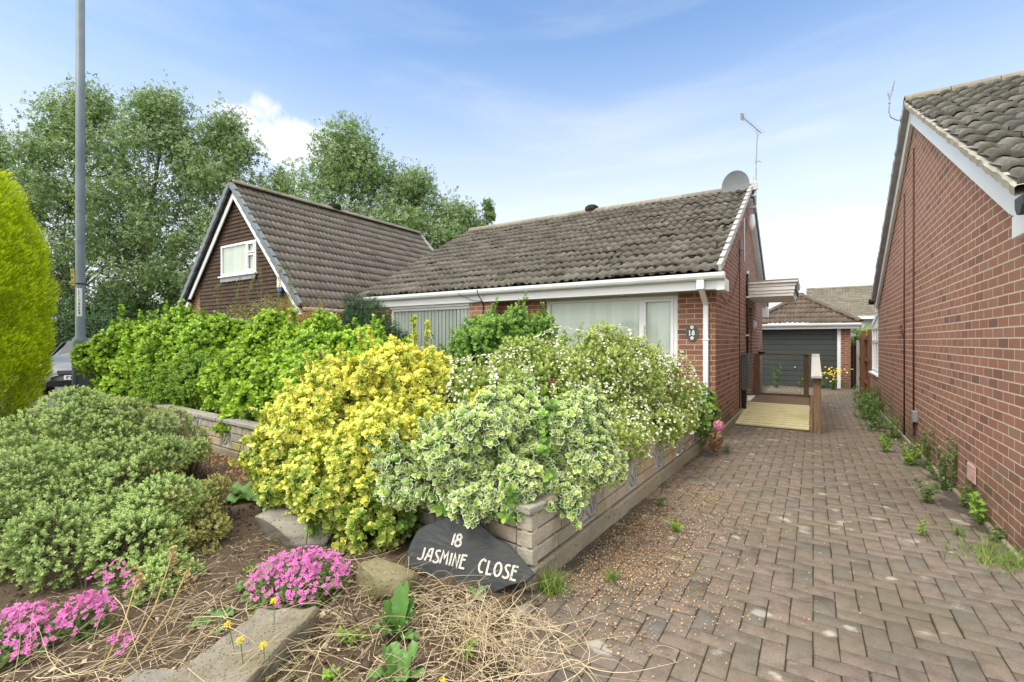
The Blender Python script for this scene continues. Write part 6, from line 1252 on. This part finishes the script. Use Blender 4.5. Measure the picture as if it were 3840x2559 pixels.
def pinks(label, x, y, rx, ry, h, n, name='pink_flower_clump'):
    t = empty(name, label, 'flowers', (x, y, gz(y)), 'pink flowers in the bed'); a = G.uniform(0, 6.283, n); r = np.sqrt(G.random(n)); P = np.stack([x+rx*r*np.cos(a), y+ry*r*np.sin(a), gz(y)+.05+h*np.sqrt(np.maximum(0, 1-r**2*.8))*G.uniform(.58, 1.1, n)], -1)
    cl = wave(P[:, 0], P[:, 1], 22, 3) > -.75; P = P[cl]; n = len(P); N = np.stack([(P[:, 0]-x)*1.2+.25, (P[:, 1]-y)*1.2-.55, np.full(n, .75)], -1)+G.normal(0, .3, (n, 3))
    scatter('blossom', SP(LEAFR, 5, .0150, .001, 74, 70, 4, golden=72, width=.60), P, N, G.uniform(.75, 1.2, n), M['petal_pink'], t, G); scatter('flower_centres', SP(LEAF4, 3, .004, .002, 60, 40, 2, golden=120), P+N/np.linalg.norm(N, axis=1, keepdims=True)*.002, N, 1., M['flower_eye'], t, G)
    B = np.stack([x+(P[:, 0]-x)*.45, y+(P[:, 1]-y)*.45, np.full(n, gz(y))], -1); D = P-B; strands('stems', B, D, np.linalg.norm(D, axis=1), .02, .0011, M['stem'], t, G, 4)
    m = int(n*.9); a = G.uniform(0, 6.283, m); r = np.sqrt(G.random(m)); Q = np.stack([x+rx*.95*r*np.cos(a), y+ry*.95*r*np.sin(a), gz(y)+G.uniform(.02, h*.72, m)], -1); scatter('leaves', SP(LEAFR, 3, .02, .004, 75, 65, 3, golden=120), Q, np.tile((0,-.2,1.), (m, 1))+G.normal(0, .3, (m, 3)), 1., M['leaf_weed'], t, G)
M['flower_eye'] = plain('deep magenta flower eye', (.20,.02,.12), .6, .2, .1)
pinks('large mound of pink flowers between the rocks and the long stone slab', -2.30, 1.53, .25, .26, .18, 400); pinks('pink flower mat cut by the left edge of the photo', -2.93, .60, .24, .16, .12, 270); pinks('smaller pink flower clump right of the flower mat at the left edge', -2.80, .80, .12, .10, .15, 120); pinks('sparse pink flowers at the foot of the large cushion shrub', -3.02, .98, .22, .10, .16, 46); pinks('few loose pink blooms on the soil below the flower clumps', -2.50, .82, .10, .05, .06, 14)
def dandelion(label, x, y, z):
    t = empty('dandelion', label, 'flower', (x, y, gz(y)), 'dandelions in the bed'); b = Vector((x+random.uniform(-.03, .03), y+random.uniform(.0, .05), gz(y))); c = Vector((x, y, z)); MB().tube([b, b.lerp(c, .6)+Vector((.008, 0, 0)), c], .0018, 5).build('stem', M['stem'], t)
    N = np.array([(0, -.45, .9)]); scatter('petals', [sprig(LEAF4, 26, .021, .004, 82, 20, G, .38)], [c], N, 1., M['petal_yellow'], t, G)
for q in [('dandelion in front of the pink mound, highest of the group over the slab', -2.02,1.22,.245),('large dandelion at the left side of the stone slab', -2.01,1.02,.245),('smaller dandelion right below the large one on the slab', -1.88,1.00,.235),('lone dandelion near the paving, right of the dock plant', -1.16,1.36,.13),('half closed tiny dandelion over the near face of the slab', -1.79,1.04,.225)]: dandelion(*q)
def seedhead(label, pts):
    b = Vector(pts[0]); t = empty('seed_stalk', label, 'dried plant', tuple(b), 'dried seed stalks'); MB().tube(pts, [.004, .0035, .003], 6).build('stalk', M['straw_stem'], t); P = np.array(pts[-1])+G.normal(0, 1, (26, 3))*(.012, .012, .035)-np.array((0,0,.03)); scatter('seed_pods', SP(LEAFR, 3, .014, .004, 60, 40, 2, golden=120), P, G.normal(0, 1, (26, 3))+np.array((0,0,.8)), 1., M['petal_brown_pale'], t, G)
M['straw_stem'] = plain('straw coloured stalk', (.36,.26,.11), .7, .2, .2, 9); M['petal_brown_pale'] = mat_leaf('dry tan seed pod', (.40,.29,.14), None, None, trans=.1, rough=.9, spread=.3)
seedhead('dry tan seed stalk leaning right, tallest by the cushion shrub', [(-2.35,.75,.04),(-2.50,.95,.2),(-2.62,1.07,.37)]); seedhead('shorter dry seed stalk left of the tallest one', [(-2.38,.70,.04),(-2.55,.86,.18),(-2.66,.95,.32)]); seedhead('dry seed stalk with pale pods right of the tallest one', [(-2.33,.78,.04),(-2.45,.98,.17),(-2.54,1.10,.30)])
def hydrangea():
    t = empty('hydrangea', 'hydrangea with pink and withered brown heads at the drive end of the wall', 'shrub', (-1.22, 6.45, gz(6.4))); P, N = shell([(-1.22,6.42,.42,.22),(-1.25,6.5,.62,.2),(-1.32,6.2,.5,.2)], 260, G, .4, .2); scatter('foliage', SP(LEAF8, 5, .085, .05, 80, 40, 3, width=.9), P, N, G.uniform(.7, 1.2, len(P)), M['leaf_privet'], t, G)
    for nm, c, r, m, k in (('bloom', (-.985,6.30,.36), .062, 'petal_rose', 130), ('withered_bloom', (-1.01,6.27,.20), .085, 'petal_brown', 170), ('withered_bloom', (-1.03,6.34,.10), .07, 'petal_brown', 110), ('bloom', (-1.38,6.12,1.02), .042, 'petal_rose', 70), ('withered_bloom', (-1.30,6.2,.78), .06, 'petal_brown', 90)):
        d = G.normal(0, 1, (k, 3)); d /= np.linalg.norm(d, axis=1, keepdims=True); scatter(nm, SP(LEAFR, 4, .017, .002, 70, 60, 3, golden=90), np.array(c)+d*r*G.uniform(.8, 1, (k, 1)), d, G.uniform(.8, 1.2, k), M[m], t, G); MB().tube([(-1.2,6.45,.05), ((c[0]-1.2)/2, (c[1]+6.45)/2, c[2]*.6+.1), c], .004, 6).build('stem', M['stem'], t)
hydrangea()
def climber():
    t = empty('climbing_stems', 'thin round leaved climbing stems in front of the left bungalow window', 'plant', (-4.5, 5.0, .16), None); P, ST = [], []
    for (x, y, z) in ((-4.55,5.0,1.75),(-4.35,5.05,1.62),(-4.05,5.0,1.55),(-4.7,5.1,1.45),(-3.95,4.9,1.35),(-5.3,5.1,1.9),(-5.2,5.0,1.7)):
        b = Vector((x+random.uniform(-.1,.1), y, .2)); e = Vector((x, y, z)); ST.append((b, e-b, (e-b).length)); [P.append(b.lerp(e, f)+Vector((G.normal(0,.035), G.normal(0,.03), 0))) for f in G.uniform(.55, 1, 9)]
    scatter('leaves', SP(LEAFR, 2, .05, .01, 85, 70, 3, golden=160, width=.9), P, np.tile((0,-.6,.5), (len(P), 1))+G.normal(0, .5, (len(P), 3)), G.uniform(.7, 1.2, len(P)), M['leaf_weed'], t, G); strands('stems', [q[0] for q in ST], [q[1] for q in ST], np.array([q[2] for q in ST]), .05, .003, M['stem'], t, G)
climber()

# ------------------------------------------------------------------ loose litter
def litter():
    n = 1250; x = G.uniform(-3.1, -.75, n); y = .35+G.random(n)*1.75; k = (y < 2.0-(x+2.0)*0.05) & (x < -1.30+.34*(2.15-y)+.35) & ~((x < -2.55) & (y > 1.25)); x, y = x[k], y[k]; n = len(x)
    P = np.stack([x, y, .05-.01*y+.03+np.abs(G.normal(0, .018, n))], -1); a = np.where(G.random(n) < .6, G.normal(.75, .45, n), G.uniform(0, 6.28, n)); D = np.stack([np.cos(a), np.sin(a), G.normal(.05, .10, n)], -1)
    o = strands('dry_grass', P, D, G.uniform(.08, .46, n), .3, .0017, M['straw'], None, G, 8, .05, .22); kind(tag(o, 'tangle of dry straw coloured grass lying on the soil', 'dry grass'), 'stuff')
    n = 300; x = G.normal(-1.35, .22, n); y = G.normal(1.85, .14, n); k = y < 2.03; x, y = x[k], y[k]; n = len(x); P = np.stack([x, y, np.full(n, .065)], -1); D = np.stack([G.normal(.2, .8, n), G.normal(-.5, .5, n), np.abs(G.normal(.35, .3, n))], -1); o = strands('dry_roots', P, D, G.uniform(.10, .32, n), .5, .0017, M['straw'], None, G, 9, .55, .35); kind(tag(o, 'heap of curled pale roots below the slate sign', 'dry roots'), 'stuff')
    n = 2600; x = G.uniform(-3.3, -.9, n); y = .35+G.random(n)*1.75; k = (y < 2.02) & (x < -1.30+.34*(2.15-y)+.28); x, y = x[k], y[k]; n = len(x); a = G.uniform(0, 6.28, n); o = strands('straw_bits', np.stack([x, y, .05-.01*y+.036+np.abs(G.normal(0, .006, n))], -1), np.stack([np.cos(a), np.sin(a), G.normal(0, .06, n)], -1), G.uniform(.015, .07, n), .12, .0016, M['straw'], None, G, 3, .02, .05); kind(tag(o, 'short broken bits of straw on the soil of the bed', 'dry grass'), 'stuff')
    n = 130; x = G.uniform(-3.0, -1.6, n); y = G.uniform(.35, 1.0, n); P = np.stack([x, y, np.full(n, .05)], -1); D = np.stack([G.normal(.5, .4, n), G.normal(.45, .4, n), G.uniform(.3, 1.1, n)], -1); o = strands('dry_stems', P, D, G.uniform(.18, .42, n), .2, .0016, M['straw'], None, G, 7, .2, .08); kind(tag(o, 'upright dry grass stems in the bottom left corner', 'dry grass'), 'stuff')
    # fallen petals along the foot of the wall and on the paving
    cl = [(-.98,3.3,.17,.45,2600),(-.85,2.75,.16,.22,1600),(-.78,3.9,.2,.45,1500),(-1.1,2.75,.10,.35,1100),(-1.05,3.6,.16,.7,1300),(-.98,4.75,.10,.14,330),(-.78,4.55,.10,.12,260),(-.55,3.1,.35,.6,500),(-1.15,4.3,.08,.8,500),(-.75,2.15,.12,.08,150),(-.45,2.6,.08,.1,110)]
    Q = np.concatenate([np.stack([G.normal(a, c, m), G.normal(b, d, m)], -1) for a, b, c, d, m in cl]); Q = Q[(Q[:, 0] > -1.28+.0*Q[:, 1])]; n = len(Q); P = np.stack([Q[:, 0], Q[:, 1], .05-.01*Q[:, 1]+.004+np.abs(G.normal(0, .004, n))], -1); N = G.normal(0, .55, (n, 3))+np.array((0,0,1.)); pk = G.random(n)
    o = scatter('fallen_petals', SP(LEAFR, 1, .013, .001, 85, 85, 4), P[pk < .62], N[pk < .62], G.uniform(.4, 1.1, (pk < .62).sum()), M['petal_brown'], None, G); kind(tag(o, 'withered brown petals scattered along the foot of the wall', 'petal litter'), 'stuff'); o = scatter('pale_petals', SP(LEAFR, 1, .010, .001, 85, 85, 4), P[pk >= .62], N[pk >= .62], G.uniform(.4, 1.1, (pk >= .62).sum()), M['petal_tan'], None, G); kind(tag(o, 'pale dry petals scattered among the brown ones', 'petal litter'), 'stuff')
    n = 900; x = G.uniform(-6.2, -3.6, n); y = 2.72+(-4.3-x)*.12+G.normal(-.12, .14, n); k = y < 2.84+(-5.08-x)*.07-.02*(x > -5); P = np.stack([x, y, .075+np.abs(G.normal(0, .012, n))], -1)[k]; N = G.normal(0, .6, P.shape)+np.array((0,0,1.)); o = scatter('fallen_leaves', SP(LEAF4, 1, .035, .001, 85, 85, 4, width=1.2), P, N, G.uniform(.5, 1.3, len(P)), M['petal_brown'], None, G); kind(tag(o, 'brown fallen leaves heaped against the low wall', 'leaf litter'), 'stuff')
    n = 170; x = G.uniform(-2.8, -1.0, n); y = G.uniform(.6, 2.0, n); P = np.stack([x, y, .05-.01*y+.045+G.random(n)*.01], -1); o = scatter('leaf_scraps', SP(LEAF4, 1, .032, .001, 85, 85, 4, width=1.2), P, G.normal(0, .6, P.shape)+np.array((0,0,1.)), G.uniform(.5, 1.3, n), M['petal_tan'], None, G); kind(tag(o, 'pale dead leaf scraps on the soil of the bed', 'leaf litter'), 'stuff')
def clods():
    n = 1500; x = G.uniform(-4.6, -1.0, n); y = G.uniform(.4, 2.5, n); k = x < -1.30+.34*(2.15-y)+.15; x, y = x[k], y[k]; n = len(x); b = np.array([(1,0,0),(-1,0,0),(0,1,0),(0,-1,0),(0,0,1),(0,0,-1)], float); fo = np.array([(0,2,4),(2,1,4),(1,3,4),(3,0,4),(2,0,5),(1,2,5),(3,1,5),(0,3,5)])
    sz = G.uniform(.004, .016, n)*(1+1.2*(G.random(n) < .06)); V = b[None]*sz[:, None, None]*G.uniform(.6, 1.35, (n, 6, 1))+G.normal(0, .15, (n, 6, 3))*sz[:, None, None]; V[:, :, 0] += x[:, None]; V[:, :, 1] += y[:, None]; V[:, :, 2] += (.05-.01*y+.033)[:, None]
    o = raw('soil_clods', V.reshape(-1, 3), (fo[None]+(np.arange(n)*6)[:, None, None]).ravel(), np.arange(n*8)*3, M['soil'], smooth=True); kind(tag(o, 'small crumbs and clods of brown soil on the bed', 'soil'), 'stuff')
clods()
for i, (x, y) in enumerate([(-1.75,1.42),(-1.28,1.62),(-1.62,1.22),(-2.72,1.52),(-1.95,.72)]): weed(['small green seedling between the dock plant and the long slab','small green seedling right of the dock plant','small green seedling left of the second dock plant','small green seedling left of the large pink mound','small green seedling at the near end of the long slab'][i], x, y, .09, 5, .035, 'leaf_lime', .06, 'seedlings in the bed')
M['petal_tan'] = mat_leaf('pale dry petal', (.52,.42,.28), None, None, trans=.15, rough=.9, spread=.35)
litter()
